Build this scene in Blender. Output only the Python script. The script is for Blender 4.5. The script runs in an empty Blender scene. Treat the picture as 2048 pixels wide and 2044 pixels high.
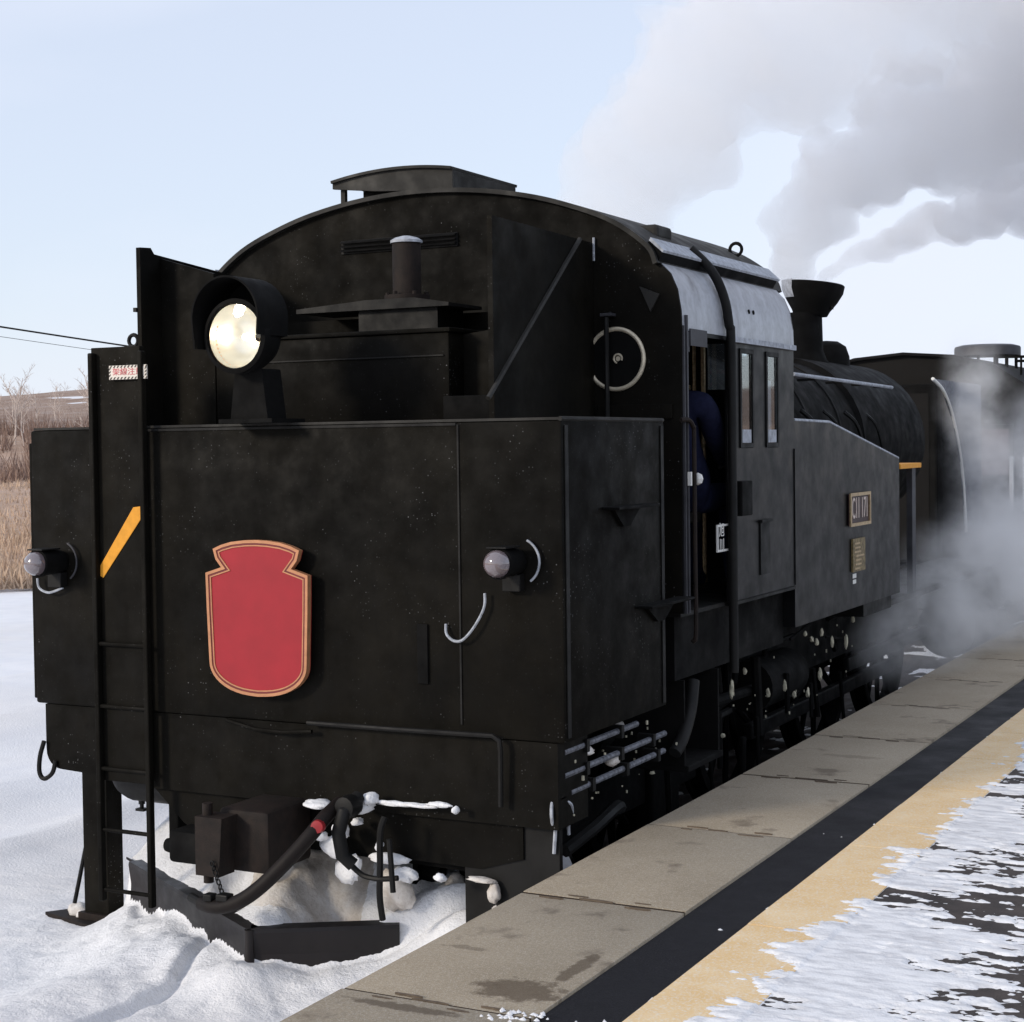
import bpy, bmesh, math, random
import numpy as np
from mathutils import Vector, Matrix
R = math.radians
random.seed(7)
S = bpy.context.scene
COL = S.collection

# ---------------------------------------------------------------- camera
YAW, PIT, ROL = 0.4808, -0.0321, -0.0133
cd = bpy.data.cameras.new('camera'); cam = bpy.data.objects.new('camera', cd); COL.objects.link(cam)
fw = Vector((-math.sin(YAW)*math.cos(PIT), math.cos(YAW)*math.cos(PIT), math.sin(PIT)))
rt = Vector((math.cos(YAW), math.sin(YAW), 0)); up = rt.cross(fw)
r2 = rt*math.cos(ROL)+up*math.sin(ROL); u2 = -rt*math.sin(ROL)+up*math.cos(ROL)
m3 = Matrix((r2, u2, -fw)).transposed()
cam.matrix_world = Matrix.Translation((4.2805, -6.0252, 2.4066)) @ m3.to_4x4()
cd.sensor_width = 36; cd.sensor_fit = 'HORIZONTAL'
cd.lens = 36*3347.18/2048
cd.shift_x = 16.31/2048; cd.shift_y = -26.29/2048
cd.clip_start = 0.05; cd.clip_end = 20000
S.camera = cam

# ---------------------------------------------------------------- sky, sun, exposure
SUN_EL = 20
sun_to = Vector((-0.55, -0.83, 0)).normalized()
W = bpy.data.worlds.new('World'); S.world = W; W.use_nodes = True
nt = W.node_tree; nt.nodes.clear()
wo = nt.nodes.new('ShaderNodeOutputWorld'); bg = nt.nodes.new('ShaderNodeBackground')
sky = nt.nodes.new('ShaderNodeTexSky'); sky.sky_type = 'NISHITA'; sky.sun_disc = False
sky.sun_elevation = R(SUN_EL); sky.sun_rotation = math.atan2(sun_to.x, sun_to.y)
sky.air_density = 1.0; sky.dust_density = 0.6; sky.ozone_density = 2.5
tc = nt.nodes.new('ShaderNodeTexCoord'); mp = nt.nodes.new('ShaderNodeMapping')
mp.inputs['Scale'].default_value = (1.0, 1.0, 2.6); mp.inputs['Location'].default_value = (3.1, 0.4, 0)
nz = nt.nodes.new('ShaderNodeTexNoise'); nz.inputs['Scale'].default_value = 2.2
nz.inputs['Detail'].default_value = 6; nz.inputs['Roughness'].default_value = 0.45
rp = nt.nodes.new('ShaderNodeValToRGB')
rp.color_ramp.elements[0].position = 0.42; rp.color_ramp.elements[0].color = (0.70, 0.70, 0.70, 1)
rp.color_ramp.elements[1].position = 0.68; rp.color_ramp.elements[1].color = (0.97, 0.97, 0.97, 1)
mx = nt.nodes.new('ShaderNodeMix'); mx.data_type = 'RGBA'
L = nt.links.new
L(tc.outputs['Generated'], mp.inputs['Vector']); L(mp.outputs['Vector'], nz.inputs['Vector'])
L(nz.outputs['Fac'], rp.inputs['Fac']); L(rp.outputs['Color'], mx.inputs[0])
L(sky.outputs['Color'], mx.inputs[6]); mx.inputs[7].default_value = (4.85, 5.15, 5.95, 1)
L(mx.outputs[2], bg.inputs['Color']); bg.inputs['Strength'].default_value = 0.12
L(bg.outputs[0], wo.inputs['Surface'])

ld = bpy.data.lights.new('sun', 'SUN'); ld.energy = 1.4; ld.angle = R(10); ld.color = (1.0, 0.89, 0.74)
sun = bpy.data.objects.new('sun', ld); COL.objects.link(sun)
sd = Vector((sun_to.x*math.cos(R(SUN_EL)), sun_to.y*math.cos(R(SUN_EL)), math.sin(R(SUN_EL))))
sun.rotation_euler = (-sd).to_track_quat('-Z', 'Y').to_euler(); sun.location = (0, -20, 30)

S.view_settings.view_transform = 'Standard'; S.view_settings.look = 'None'
S.view_settings.gamma = 1; S.view_settings.use_curve_mapping = False
S.view_settings.exposure = 0.55
S.render.engine = 'CYCLES'
cy = S.cycles
cy.use_denoising = True
cy.max_bounces = 8; cy.diffuse_bounces = 3; cy.glossy_bounces = 3; cy.transmission_bounces = 6
cy.transparent_max_bounces = 16; cy.volume_bounces = 10
cy.volume_step_rate = 1.0; cy.volume_max_steps = 256
cy.sample_clamp_indirect = 6

# ---------------------------------------------------------------- numpy noise
def _hash(ix, iy, seed):
    h = (ix.astype(np.int64)*374761393 + iy.astype(np.int64)*668265263 + seed*1274126177) & 0xffffffff
    h = ((h ^ (h >> 13))*1274126177) & 0xffffffff
    return ((h ^ (h >> 16)) & 0xffff)/65535.0
def vnoise(x, y, seed=0):
    ix = np.floor(x); iy = np.floor(y); fx = x-ix; fy = y-iy
    fx = fx*fx*(3-2*fx); fy = fy*fy*(3-2*fy)
    a = _hash(ix, iy, seed); b = _hash(ix+1, iy, seed); c = _hash(ix, iy+1, seed); d = _hash(ix+1, iy+1, seed)
    return (a*(1-fx)+b*fx)*(1-fy)+(c*(1-fx)+d*fx)*fy
def fbm(x, y, oct=4, seed=0, rough=0.5):
    s = np.zeros_like(x, dtype=float); a = 1.0; t = 0.0
    for o in range(oct):
        s += a*vnoise(x*2**o+17.3*o, y*2**o-9.1*o, seed+o); t += a; a *= rough
    return s/t
def sstep(a, b, x):
    t = np.clip((x-a)/(b-a), 0, 1); return t*t*(3-2*t)

# ---------------------------------------------------------------- materials
def newmat(name):
    m = bpy.data.materials.new(name); m.use_nodes = True
    n = m.node_tree; b = n.nodes['Principled BSDF']; return m, n, b
def noise(n, scale, detail=4, rough=0.5, vec=None, stretch=None):
    t = n.nodes.new('ShaderNodeTexNoise'); t.inputs['Scale'].default_value = scale
    t.inputs['Detail'].default_value = detail; t.inputs['Roughness'].default_value = rough
    g = n.nodes.new('ShaderNodeNewGeometry'); src = g.outputs['Position']
    if stretch:
        q = n.nodes.new('ShaderNodeMapping'); q.inputs['Scale'].default_value = stretch
        n.links.new(src, q.inputs['Vector']); src = q.outputs['Vector']
    n.links.new(src, t.inputs['Vector']); return t.outputs['Fac']
def ramp(n, fac, stops):
    r = n.nodes.new('ShaderNodeValToRGB'); e = r.color_ramp.elements
    while len(e) < len(stops): e.new(0.5)
    for k, (p_, c) in enumerate(stops):
        e[k].position = p_; e[k].color = (*c, 1) if len(c) == 3 else c
    n.links.new(fac, r.inputs['Fac']); return r.outputs['Color']
def mix(n, fac, a, b):
    m = n.nodes.new('ShaderNodeMix'); m.data_type = 'RGBA'
    for i, v in ((0, fac), (6, a), (7, b)):
        if hasattr(v, 'is_output'): n.links.new(v, m.inputs[i])
        elif i == 0: m.inputs[0].default_value = v
        else: m.inputs[i].default_value = (*v, 1)
    return m.outputs[2]
def ramp_range(n, v, a, c, top):
    q = n.nodes.new('ShaderNodeMapRange'); n.links.new(v, q.inputs['Value']); q.inputs['From Min'].default_value = a; q.inputs['From Max'].default_value = c
    q.inputs['To Min'].default_value = top; q.inputs['To Max'].default_value = 0.0; return q.outputs[0]
def bump(n, b, fac, strength=0.3, dist=0.01):
    u = n.nodes.new('ShaderNodeBump'); u.inputs['Strength'].default_value = strength
    u.inputs['Distance'].default_value = dist
    n.links.new(fac, u.inputs['Height']); n.links.new(u.outputs['Normal'], b.inputs['Normal'])
def plain(name, col, rough=0.6, metal=0.0, spec=0.5, var=0.25, scale=14, bmp=0.0):
    m, n, b = newmat(name)
    f = noise(n, scale, 5, 0.6)
    lo = tuple(c*(1-var) for c in col); hi = tuple(min(1, c*(1+var)) for c in col)
    n.links.new(ramp(n, f, [(0.3, lo), (0.7, hi)]), b.inputs['Base Color'])
    b.inputs['Roughness'].default_value = rough; b.inputs['Metallic'].default_value = metal
    b.inputs['Specular IOR Level'].default_value = spec
    if bmp: bump(n, b, noise(n, scale*6, 3), bmp, 0.004)
    return m
def blackpaint(name, col, grime, rough, speck, spec=0.5, wave=0.08):
    m, n, b = newmat(name)
    g1 = noise(n, 2.3, 6, 0.62); g0 = noise(n, 0.75, 3, 0.5)
    c = mix(n, ramp(n, g1, [(0.36, (0, 0, 0)), (0.66, (1, 1, 1))]), col, grime)
    c = mix(n, ramp(n, g0, [(0.40, (0.75, 0.75, 0.75)), (0.62, (0, 0, 0))]), c, tuple(x*0.45 for x in col))
    st = noise(n, 5.0, 4, 0.6, stretch=(3, 3, 0.35))
    c = mix(n, ramp(n, st, [(0.5, (0, 0, 0)), (0.8, (0.5, 0.5, 0.5))]), c, tuple(x*0.5 for x in col))
    if speck:
        v = n.nodes.new('ShaderNodeTexVoronoi'); v.inputs['Scale'].default_value = 70
        gg = n.nodes.new('ShaderNodeNewGeometry'); n.links.new(gg.outputs['Position'], v.inputs['Vector'])
        d = ramp(n, v.outputs['Distance'], [(0.10, (1, 1, 1)), (0.24, (0, 0, 0))])
        pick = ramp(n, noise(n, 3.1, 3, 0.6), [(0.52, (0, 0, 0)), (0.74, (1, 1, 1))])
        sep = n.nodes.new('ShaderNodeSeparateColor'); n.links.new(v.outputs['Color'], sep.inputs[0])
        few = ramp(n, sep.outputs[0], [(0.62, (0, 0, 0)), (0.95, (1, 1, 1))])
        mu = mix(n, pick, (0.06, 0.06, 0.06), (1, 1, 1))
        a1 = n.nodes.new('ShaderNodeMath'); a1.operation = 'MULTIPLY'
        a2 = n.nodes.new('ShaderNodeMath'); a2.operation = 'MULTIPLY'
        a3 = n.nodes.new('ShaderNodeMath'); a3.operation = 'MULTIPLY'
        n.links.new(d, a1.inputs[0]); n.links.new(few, a1.inputs[1])
        n.links.new(a1.outputs[0], a2.inputs[0]); n.links.new(mu, a2.inputs[1])
        n.links.new(a2.outputs[0], a3.inputs[0]); a3.inputs[1].default_value = speck
        c = mix(n, a3.outputs[0], c, (0.5, 0.5, 0.5))
    n.links.new(c, b.inputs['Base Color'])
    rr = ramp(n, noise(n, 7, 5, 0.6), [(0.3, (rough*0.75,)*3), (0.7, (min(1, rough*1.3),)*3)])
    n.links.new(rr, b.inputs['Roughness']); b.inputs['Specular IOR Level'].default_value = spec
    bump(n, b, noise(n, 3.0, 2), wave, 0.03)
    return m
M = {}
M['rear'] = blackpaint('rear_black_paint', (0.0044, 0.0039, 0.0029), (0.0120, 0.0102, 0.0070), 0.66, 0.45, 0.09, 0.22)
M['side'] = blackpaint('side_black_paint', (0.0048, 0.0048, 0.0056), (0.0095, 0.0092, 0.0104), 0.42, 0.10, 0.20, 0.16)
M['black'] = blackpaint('black_iron', (0.006, 0.006, 0.006), (0.011, 0.010, 0.009), 0.6, 0.0, 0.25)
M['soot'] = blackpaint('soot_black', (0.004, 0.004, 0.004), (0.008, 0.0075, 0.007), 0.85, 0.0, 0.12)
M['rust'] = plain('rusty_steel', (0.012, 0.0072, 0.0052), 0.75, 0, 0.3, 0.5, 20, 0.3)
M['rubber'] = plain('black_rubber', (0.010, 0.007, 0.006), 0.6, 0, 0.2, 0.3, 20)
M['roof'] = blackpaint('cab_roof_paint', (0.022, 0.021, 0.019), (0.05, 0.047, 0.042), 0.7, 0.1, 0.3)
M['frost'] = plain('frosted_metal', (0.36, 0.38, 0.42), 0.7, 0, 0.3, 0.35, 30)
M['pipefrost'] = plain('thinly_frosted_pipe', (0.12, 0.125, 0.145), 0.6, 0, 0.3, 0.7, 45)
M['paleblue'] = plain('pane_reflection_blue', (0.42, 0.50, 0.56), 0.6, 0, 0.3, 0.2, 20)
M['brasspale'] = plain('pale_brass_digits', (0.62, 0.52, 0.46), 0.5, 0.2, 0.5, 0.15, 60)
M['brass'] = plain('worn_brass', (0.46, 0.34, 0.2), 0.45, 0.6, 0.5, 0.35, 60)
M['brassdark'] = plain('tarnished_brass', (0.20, 0.15, 0.07), 0.55, 0.4, 0.5, 0.6, 40)
M['platered'] = plain('plate_dark_red_ground', (0.035, 0.012, 0.012), 0.5, 0, 0.4)
M['ring'] = plain('polished_brass_ring', (0.62, 0.55, 0.42), 0.4, 0.3, 0.5, 0.2, 30)
M['yellow'] = plain('yellow_paint', (0.72, 0.31, 0.025), 0.6, 0, 0.3, 0.12, 25)
M['red'] = plain('head_mark_red', (0.33, 0.010, 0.020), 0.55, 0, 0.35, 0.12, 6)
M['gold'] = plain('head_mark_gold_edge', (0.48, 0.22, 0.11), 0.5, 0.2, 0.4, 0.15, 20)
M['darkred'] = plain('head_mark_dark_line', (0.16, 0.012, 0.014), 0.55)
M['redknob'] = plain('red_cock_paint', (0.30, 0.015, 0.02), 0.5)
M['signwhite'] = plain('sign_white', (0.72, 0.66, 0.58), 0.5, 0, 0.4, 0.06)
M['signred'] = plain('sign_red', (0.5, 0.06, 0.08), 0.5)
M['signblack'] = plain('sign_black', (0.03, 0.022, 0.015), 0.5)
M['white'] = plain('white_paint', (0.72, 0.71, 0.68), 0.5, 0, 0.4, 0.08)
M['cream'] = plain('cream_frost', (0.5, 0.47, 0.36), 0.7, 0, 0.3, 0.3, 40)
M['navy'] = plain('navy_uniform_cloth', (0.012, 0.014, 0.036), 0.9, 0, 0.1, 0.25, 30, 0.3)
M['skin'] = plain('skin', (0.45, 0.27, 0.19), 0.55, 0, 0.4, 0.08)
M['hair'] = plain('black_hair', (0.012, 0.01, 0.01), 0.6)
M['glove'] = plain('dark_work_glove', (0.03, 0.03, 0.04), 0.8)
M['coach'] = plain('coach_brown', (0.0035, 0.0030, 0.0030), 0.6, 0, 0.15, 0.3, 5)
M['coachroof'] = plain('coach_roof_grey', (0.011, 0.0105, 0.011), 0.8, 0, 0.1, 0.3, 5)
M['grey'] = plain('weathered_grey_steel', (0.045, 0.045, 0.052), 0.6, 0.2, 0.4, 0.3, 10)
M['wood'] = plain('utility_pole_wood', (0.09, 0.07, 0.055), 0.85, 0, 0.2, 0.3, 9)

def mk_glass(name, tint, rough=0.03):
    m, n, b = newmat(name); b.inputs['Base Color'].default_value = (*tint, 1)
    b.inputs['Transmission Weight'].default_value = 1; b.inputs['Roughness'].default_value = rough
    b.inputs['IOR'].default_value = 1.45
    return m
M['glass'] = mk_glass('window_glass', (0.75, 0.82, 0.85))
M['lamp_glass'] = mk_glass('lamp_glass', (0.97, 0.98, 0.97), 0.0)
m, n, b = newmat('marker_lens'); b.inputs['Base Color'].default_value = (0.16, 0.13, 0.14, 1)
b.inputs['Roughness'].default_value = 0.06; b.inputs['Specular IOR Level'].default_value = 1.0
b.inputs['Coat Weight'].default_value = 1.0; b.inputs['Coat Roughness'].default_value = 0.03
M['lens'] = m
m, n, b = newmat('silver_reflector'); b.inputs['Base Color'].default_value = (0.95, 0.94, 0.88, 1)
b.inputs['Metallic'].default_value = 0.6; b.inputs['Roughness'].default_value = 0.22; M['silver'] = m
m, n, b = newmat('lit_bulb'); b.inputs['Base Color'].default_value = (1, 0.8, 0.5, 1)
b.inputs['Emission Color'].default_value = (1, 0.86, 0.62, 1); b.inputs['Emission Strength'].default_value = 9; M['bulb'] = m

# frost-dusted upper cab sheet: frost lies thicker where the sheet turns up to the sky, in runs and patches
m, n, b = newmat('frosted_cab_sheet')
f1 = noise(n, 3.2, 6, 0.65, stretch=(2.2, 2.2, 0.5)); f2 = noise(n, 26, 4, 0.6)
ca = ramp(n, f1, [(0.28, (0.12, 0.12, 0.13)), (0.42, (0.33, 0.34, 0.37)), (0.65, (0.44, 0.46, 0.50))])
cb = mix(n, ramp(n, f2, [(0.32, (0.4, 0.4, 0.4)), (0.55, (0, 0, 0))]), ca, (0.2, 0.2, 0.21))
n.links.new(cb, b.inputs['Base Color']); b.inputs['Roughness'].default_value = 0.36
bump(n, b, f2, 0.3, 0.004); M['frostsheet'] = m

# snow
m, n, b = newmat('snow')
f1 = noise(n, 2.2, 6, 0.6); f2 = noise(n, 55, 4, 0.65); f3 = noise(n, 0.35, 4, 0.5)
c = ramp(n, f1, [(0.3, (0.80, 0.81, 0.84)), (0.7, (0.90, 0.90, 0.91))])
c = mix(n, ramp(n, f3, [(0.45, (0, 0, 0)), (0.75, (0.35, 0.35, 0.35))]), c, (0.66, 0.60, 0.54))
n.links.new(c, b.inputs['Base Color']); b.inputs['Roughness'].default_value = 0.75
b.inputs['Specular IOR Level'].default_value = 0.25
bump(n, b, f2, 0.55, 0.016); M['snow'] = m
m, n, b = newmat('sooty_snow')
f1 = noise(n, 5, 6, 0.65); f2 = noise(n, 70, 3, 0.6)
c = ramp(n, f1, [(0.35, (0.42, 0.37, 0.32)), (0.5, (0.66, 0.62, 0.58)), (0.65, (0.8, 0.79, 0.78))])
c = mix(n, ramp(n, f2, [(0.62, (0, 0, 0)), (0.72, (0.5, 0.5, 0.5))]), c, (0.25, 0.22, 0.2))
n.links.new(c, b.inputs['Base Color']); b.inputs['Roughness'].default_value = 0.8
bump(n, b, f2, 0.4, 0.01); M['sootsnow'] = m
m, n, b = newmat('platform_snow')
f1 = noise(n, 9, 6, 0.65, stretch=(1, 3, 1)); f2 = noise(n, 120, 3, 0.6)
c = ramp(n, f1, [(0.34, (0.58, 0.58, 0.60)), (0.56, (0.84, 0.84, 0.85))])
n.links.new(c, b.inputs['Base Color']); b.inputs['Roughness'].default_value = 0.7
bump(n, b, f2, 0.5, 0.006); M['psnow'] = m

# coping concrete
m, n, b = newmat('coping_concrete')
f1 = noise(n, 1.6, 6, 0.6); f2 = noise(n, 90, 4, 0.7); f3 = noise(n, 260, 2, 0.5); f4 = noise(n, 4.2, 5, 0.6)
c = ramp(n, f1, [(0.3, (0.29, 0.238, 0.168)), (0.7, (0.41, 0.345, 0.255))])
c = mix(n, ramp(n, f2, [(0.4, (0.45, 0.45, 0.45)), (0.62, (0, 0, 0))]), c, (0.20, 0.165, 0.12))
c = mix(n, ramp(n, f3, [(0.5, (0, 0, 0)), (0.72, (0.7, 0.7, 0.7))]), c, (0.50, 0.46, 0.40))
c = mix(n, ramp(n, f4, [(0.60, (0, 0, 0)), (0.70, (0.75, 0.75, 0.75))]), c, (0.15, 0.12, 0.09))
gp = n.nodes.new('ShaderNodeNewGeometry')
for (px0, py0, sx0, sy0, am) in ((2.06, -1.72, 0.17, 0.11, 0.75), (2.13, -1.46, 0.035, 0.20, 0.7), (1.83, -2.0, 0.22, 0.03, 0.7), (1.72, -1.42, 0.09, 0.025, 0.45), (1.95, 2.2, 0.2, 0.05, 0.3)):
    mm_ = n.nodes.new('ShaderNodeMapping'); mm_.vector_type = 'POINT'; mm_.inputs['Location'].default_value = (-px0/sx0, -py0/sy0, 0); mm_.inputs['Scale'].default_value = (1/sx0, 1/sy0, 0)
    n.links.new(gp.outputs['Position'], mm_.inputs['Vector'])
    le = n.nodes.new('ShaderNodeVectorMath'); le.operation = 'LENGTH'; n.links.new(mm_.outputs[0], le.inputs[0])
    ad = n.nodes.new('ShaderNodeMath'); ad.operation = 'MULTIPLY_ADD'; n.links.new(noise(n, 22, 5, 0.65), ad.inputs[0]); ad.inputs[1].default_value = 1.6; n.links.new(le.outputs['Value'], ad.inputs[2])
    c = mix(n, ramp(n, ad.outputs[0], [(0.0, (am,)*3), (0.9, (am,)*3), (1.0, (0, 0, 0))]) if False else ramp_range(n, ad.outputs[0], 1.45, 1.75, am), c, (0.085, 0.062, 0.042))
n.links.new(c, b.inputs['Base Color']); b.inputs['Roughness'].default_value = 0.9
b.inputs['Specular IOR Level'].default_value = 0.2
bump(n, b, f2, 0.4, 0.004); M['coping'] = m
M['joint'] = plain('joint_dirt', (0.035, 0.024, 0.017), 0.9, 0, 0.1)
M['wetspot'] = plain('wet_concrete', (0.11, 0.082, 0.058), 0.6, 0, 0.4, 0.3, 30)
# asphalt
m, n, b = newmat('wet_asphalt')
f1 = noise(n, 4, 5, 0.6); f2 = noise(n, 160, 3, 0.6)
c = ramp(n, f2, [(0.35, (0.007, 0.007, 0.009)), (0.7, (0.018, 0.0175, 0.021))])
n.links.new(c, b.inputs['Base Color'])
n.links.new(ramp(n, f1, [(0.35, (0.75,)*3), (0.7, (0.5,)*3)]), b.inputs['Roughness'])
b.inputs['Specular IOR Level'].default_value = 0.2
bump(n, b, f2, 0.5, 0.004); M['asphalt'] = m
m, n, b = newmat('platform_paving')
f1 = noise(n, 9, 5, 0.6); f2 = noise(n, 120, 3, 0.6)
c = ramp(n, f1, [(0.35, (0.022, 0.016, 0.014)), (0.7, (0.06, 0.045, 0.038))])
n.links.new(c, b.inputs['Base Color']); b.inputs['Roughness'].default_value = 0.75
bump(n, b, f2, 0.5, 0.005); M['paving'] = m
m, n, b = newmat('yellow_line_paint')
f1 = noise(n, 7, 6, 0.65); f2 = noise(n, 130, 3, 0.6)
c = ramp(n, f1, [(0.3, (0.74, 0.50, 0.23)), (0.7, (0.82, 0.62, 0.36))])
c = mix(n, ramp(n, f2, [(0.5, (0, 0, 0)), (0.68, (0.65, 0.65, 0.65))]), c, (0.80, 0.76, 0.70))
n.links.new(c, b.inputs['Base Color']); b.inputs['Roughness'].default_value = 0.75
bump(n, b, f2, 0.4, 0.005); M['yline'] = m
M['concrete'] = plain('platform_wall_concrete', (0.10, 0.09, 0.08), 0.9, 0, 0.2, 0.35, 3, 0.4)
# hills
m, n, b = newmat('winter_hillside')
f1 = noise(n, 0.05, 8, 0.7); f2 = noise(n, 0.6, 5, 0.7, stretch=(1, 1, 0.4)); f3 = noise(n, 0.018, 3, 0.5)
c = ramp(n, f1, [(0.35, (0.29, 0.20, 0.155)), (0.5, (0.40, 0.295, 0.235)), (0.68, (0.48, 0.40, 0.36))])
c = mix(n, ramp(n, f2, [(0.4, (0.5, 0.5, 0.5)), (0.62, (0, 0, 0))]), c, (0.16, 0.12, 0.10))
c = mix(n, ramp(n, f3, [(0.67, (0, 0, 0)), (0.69, (1, 1, 1))]), c, (0.78, 0.78, 0.8))
n.links.new(c, b.inputs['Base Color']); b.inputs['Roughness'].default_value = 1.0
b.inputs['Specular IOR Level'].default_value = 0.05
M['hill'] = m
m, n, b = newmat('dry_grass_field')
f1 = noise(n, 0.15, 7, 0.7); f2 = noise(n, 1.5, 5, 0.7)
c = ramp(n, f1, [(0.35, (0.36, 0.235, 0.16)), (0.65, (0.50, 0.35, 0.26))])
c = mix(n, ramp(n, f2, [(0.5, (0, 0, 0)), (0.75, (0.6, 0.6, 0.6))]), c, (0.55, 0.47, 0.40))
n.links.new(c, b.inputs['Base Color']); b.inputs['Roughness'].default_value = 1.0
M['field'] = m
M['bark'] = plain('bare_bark', (0.17, 0.12, 0.10), 0.9, 0, 0.1, 0.3, 4)
M['palebark'] = plain('pale_birch_bark', (0.62, 0.53, 0.47), 0.9, 0, 0.1, 0.3, 4)
M['tuft'] = plain('dry_grass_tuft', (0.56, 0.42, 0.31), 0.95, 0, 0.1, 0.3, 3)
M['shrub'] = plain('leafless_shrub_twigs', (0.27, 0.19, 0.155), 0.95, 0, 0.1, 0.4, 3)

# ---------------------------------------------------------------- mesh building
class MB:
    def __init__(s): s.bm = bmesh.new()
    def box(s, x0, x1, y0, y1, z0, z1, bev=0.0):
        r = bmesh.ops.create_cube(s.bm, size=1)
        vs = r['verts']
        for v in vs:
            v.co = ((x0+x1)/2+v.co.x*(x1-x0), (y0+y1)/2+v.co.y*(y1-y0), (z0+z1)/2+v.co.z*(z1-z0))
        if bev:
            es = list({e for v in vs for e in v.link_edges})
            bmesh.ops.bevel(s.bm, geom=es, offset=bev, segments=2, affect='EDGES', profile=0.5)
        return s
    def prism(s, pts, axis, a, b_):
        """polygon pts (2D) extruded along axis 0/1/2 from a to b_"""
        def P(p_, t):
            if axis == 0: return (t, p_[0], p_[1])
            if axis == 1: return (p_[0], t, p_[1])
            return (p_[0], p_[1], t)
        A = [s.bm.verts.new(P(q, a)) for q in pts]; B = [s.bm.verts.new(P(q, b_)) for q in pts]
        k = len(pts)
        s.bm.faces.new(A); s.bm.faces.new(B[::-1])
        for i in range(k):
            j = (i+1) % k; s.bm.faces.new((A[j], A[i], B[i], B[j]))
        return s
    def tube(s, pts, r, seg=8, rend=None, caps=True):
        pts = [Vector(q) for q in pts]; rings = []
        nrm = None
        for i, q in enumerate(pts):
            d = (pts[min(i+1, len(pts)-1)]-pts[max(i-1, 0)]).normalized()
            if nrm is None:
                nrm = d.orthogonal().normalized()
            else:
                nrm = (nrm-d*nrm.dot(d))
                nrm = nrm.normalized() if nrm.length > 1e-6 else d.orthogonal().normalized()
            bi = d.cross(nrm)
            rr = r if rend is None else r+(rend-r)*i/(len(pts)-1)
            rings.append([s.bm.verts.new(q+nrm*rr*math.cos(2*math.pi*k/seg)+bi*rr*math.sin(2*math.pi*k/seg)) for k in range(seg)])
        for a, c in zip(rings, rings[1:]):
            for k in range(seg):
                s.bm.faces.new((a[k], a[(k+1) % seg], c[(k+1) % seg], c[k]))
        if caps:
            s.bm.faces.new(rings[0][::-1]); s.bm.faces.new(rings[-1])
        return s
    def lathe(s, prof, origin, axis=(0, 0, 1), seg=32, a0=0, a1=2*math.pi, close=True):
        """prof: (radius, height along axis)"""
        ax = Vector(axis).normalized(); u = ax.orthogonal().normalized(); v = ax.cross(u); o = Vector(origin)
        full = abs(a1-a0-2*math.pi) < 1e-6; cnt = seg if full else seg+1
        rings = []
        for (r_, h) in prof:
            if r_ < 1e-6 and full: rings.append([s.bm.verts.new(o+ax*h)])
            else: rings.append([s.bm.verts.new(o+ax*h+(u*math.cos(a0+(a1-a0)*k/seg)+v*math.sin(a0+(a1-a0)*k/seg))*r_) for k in range(cnt)])
        for a, c in zip(rings, rings[1:]):
            for k in range(cnt if full else cnt-1):
                j = (k+1) % cnt
                if len(a) == 1 and len(c) == 1: continue
                if len(a) == 1: s.bm.faces.new((a[0], c[k], c[j]))
                elif len(c) == 1: s.bm.faces.new((a[k], c[0], a[j]))
                else: s.bm.faces.new((a[k], c[k], c[j], a[j]))
        return s
    def torus(s, c, axis, R_, r_, seg=36, sub=8, a0=0, a1=2*math.pi):
        ax = Vector(axis).normalized(); u = ax.orthogonal().normalized(); v = ax.cross(u)
        full = abs(a1-a0-2*math.pi) < 1e-6
        pts = [Vector(c)+(u*math.cos(a0+(a1-a0)*k/seg)+v*math.sin(a0+(a1-a0)*k/seg))*R_ for k in range(seg+1)]
        return s.tube(pts, r_, sub, caps=not full)
    def sheet(s, prof, axis, a, b_, th):
        """open 2D profile given a thickness and extruded"""
        n_ = len(prof); out = []
        for i in range(n_):
            p0 = prof[max(i-1, 0)]; p1 = prof[min(i+1, n_-1)]
            d = Vector((p1[0]-p0[0], p1[1]-p0[1])).normalized()
            out.append((prof[i][0]+d.y*th, prof[i][1]-d.x*th))
        return s.prism(list(prof)+out[::-1], axis, a, b_)
    def mesh(s, name, smooth=None):
        bmesh.ops.remove_doubles(s.bm, verts=s.bm.verts, dist=1e-6)
        bmesh.ops.recalc_face_normals(s.bm, faces=s.bm.faces)
        me = bpy.data.meshes.new(name); s.bm.to_mesh(me); s.bm.free()
        if smooth:
            me.polygons.foreach_set('use_smooth', [True]*len(me.polygons))
            me.set_sharp_from_angle(angle=R(smooth))
        return me
    def build_each(s, name, mat, parent=None, smooth=None):
        s.bm.verts.ensure_lookup_table(); seen = set(); out = []
        for v in s.bm.verts:
            if v in seen: continue
            st_ = [v]; seen.add(v); isl = []
            while st_:
                q = st_.pop(); isl.append(q)
                for e in q.link_edges:
                    w = e.other_vert(q)
                    if w not in seen: seen.add(w); st_.append(w)
            mp_ = {}; m = MB()
            for q in isl: mp_[q] = m.bm.verts.new(q.co)
            for f in {f for q in isl for f in q.link_faces}: m.bm.faces.new([mp_[q] for q in f.verts])
            out.append(m.build(name, mat, parent, smooth))
        s.bm.free(); return out
    def build(s, name, mat, parent=None, smooth=None):
        me = s.mesh(name, smooth); o = bpy.data.objects.new(name, me)
        me.materials.append(M[mat] if isinstance(mat, str) else mat)
        COL.objects.link(o)
        if parent is not None:
            o.parent = parent
            root = parent if parent.parent is None else parent.parent
            if root.type == 'EMPTY': o.matrix_parent_inverse = Matrix.Translation(root.location).inverted() if parent.parent is None else Matrix.Identity(4)
        return o
def empty(name, loc=(0, 0, 0)):
    o = bpy.data.objects.new(name, None); COL.objects.link(o); o.location = loc; o.empty_display_size = 0.2; return o
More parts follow.
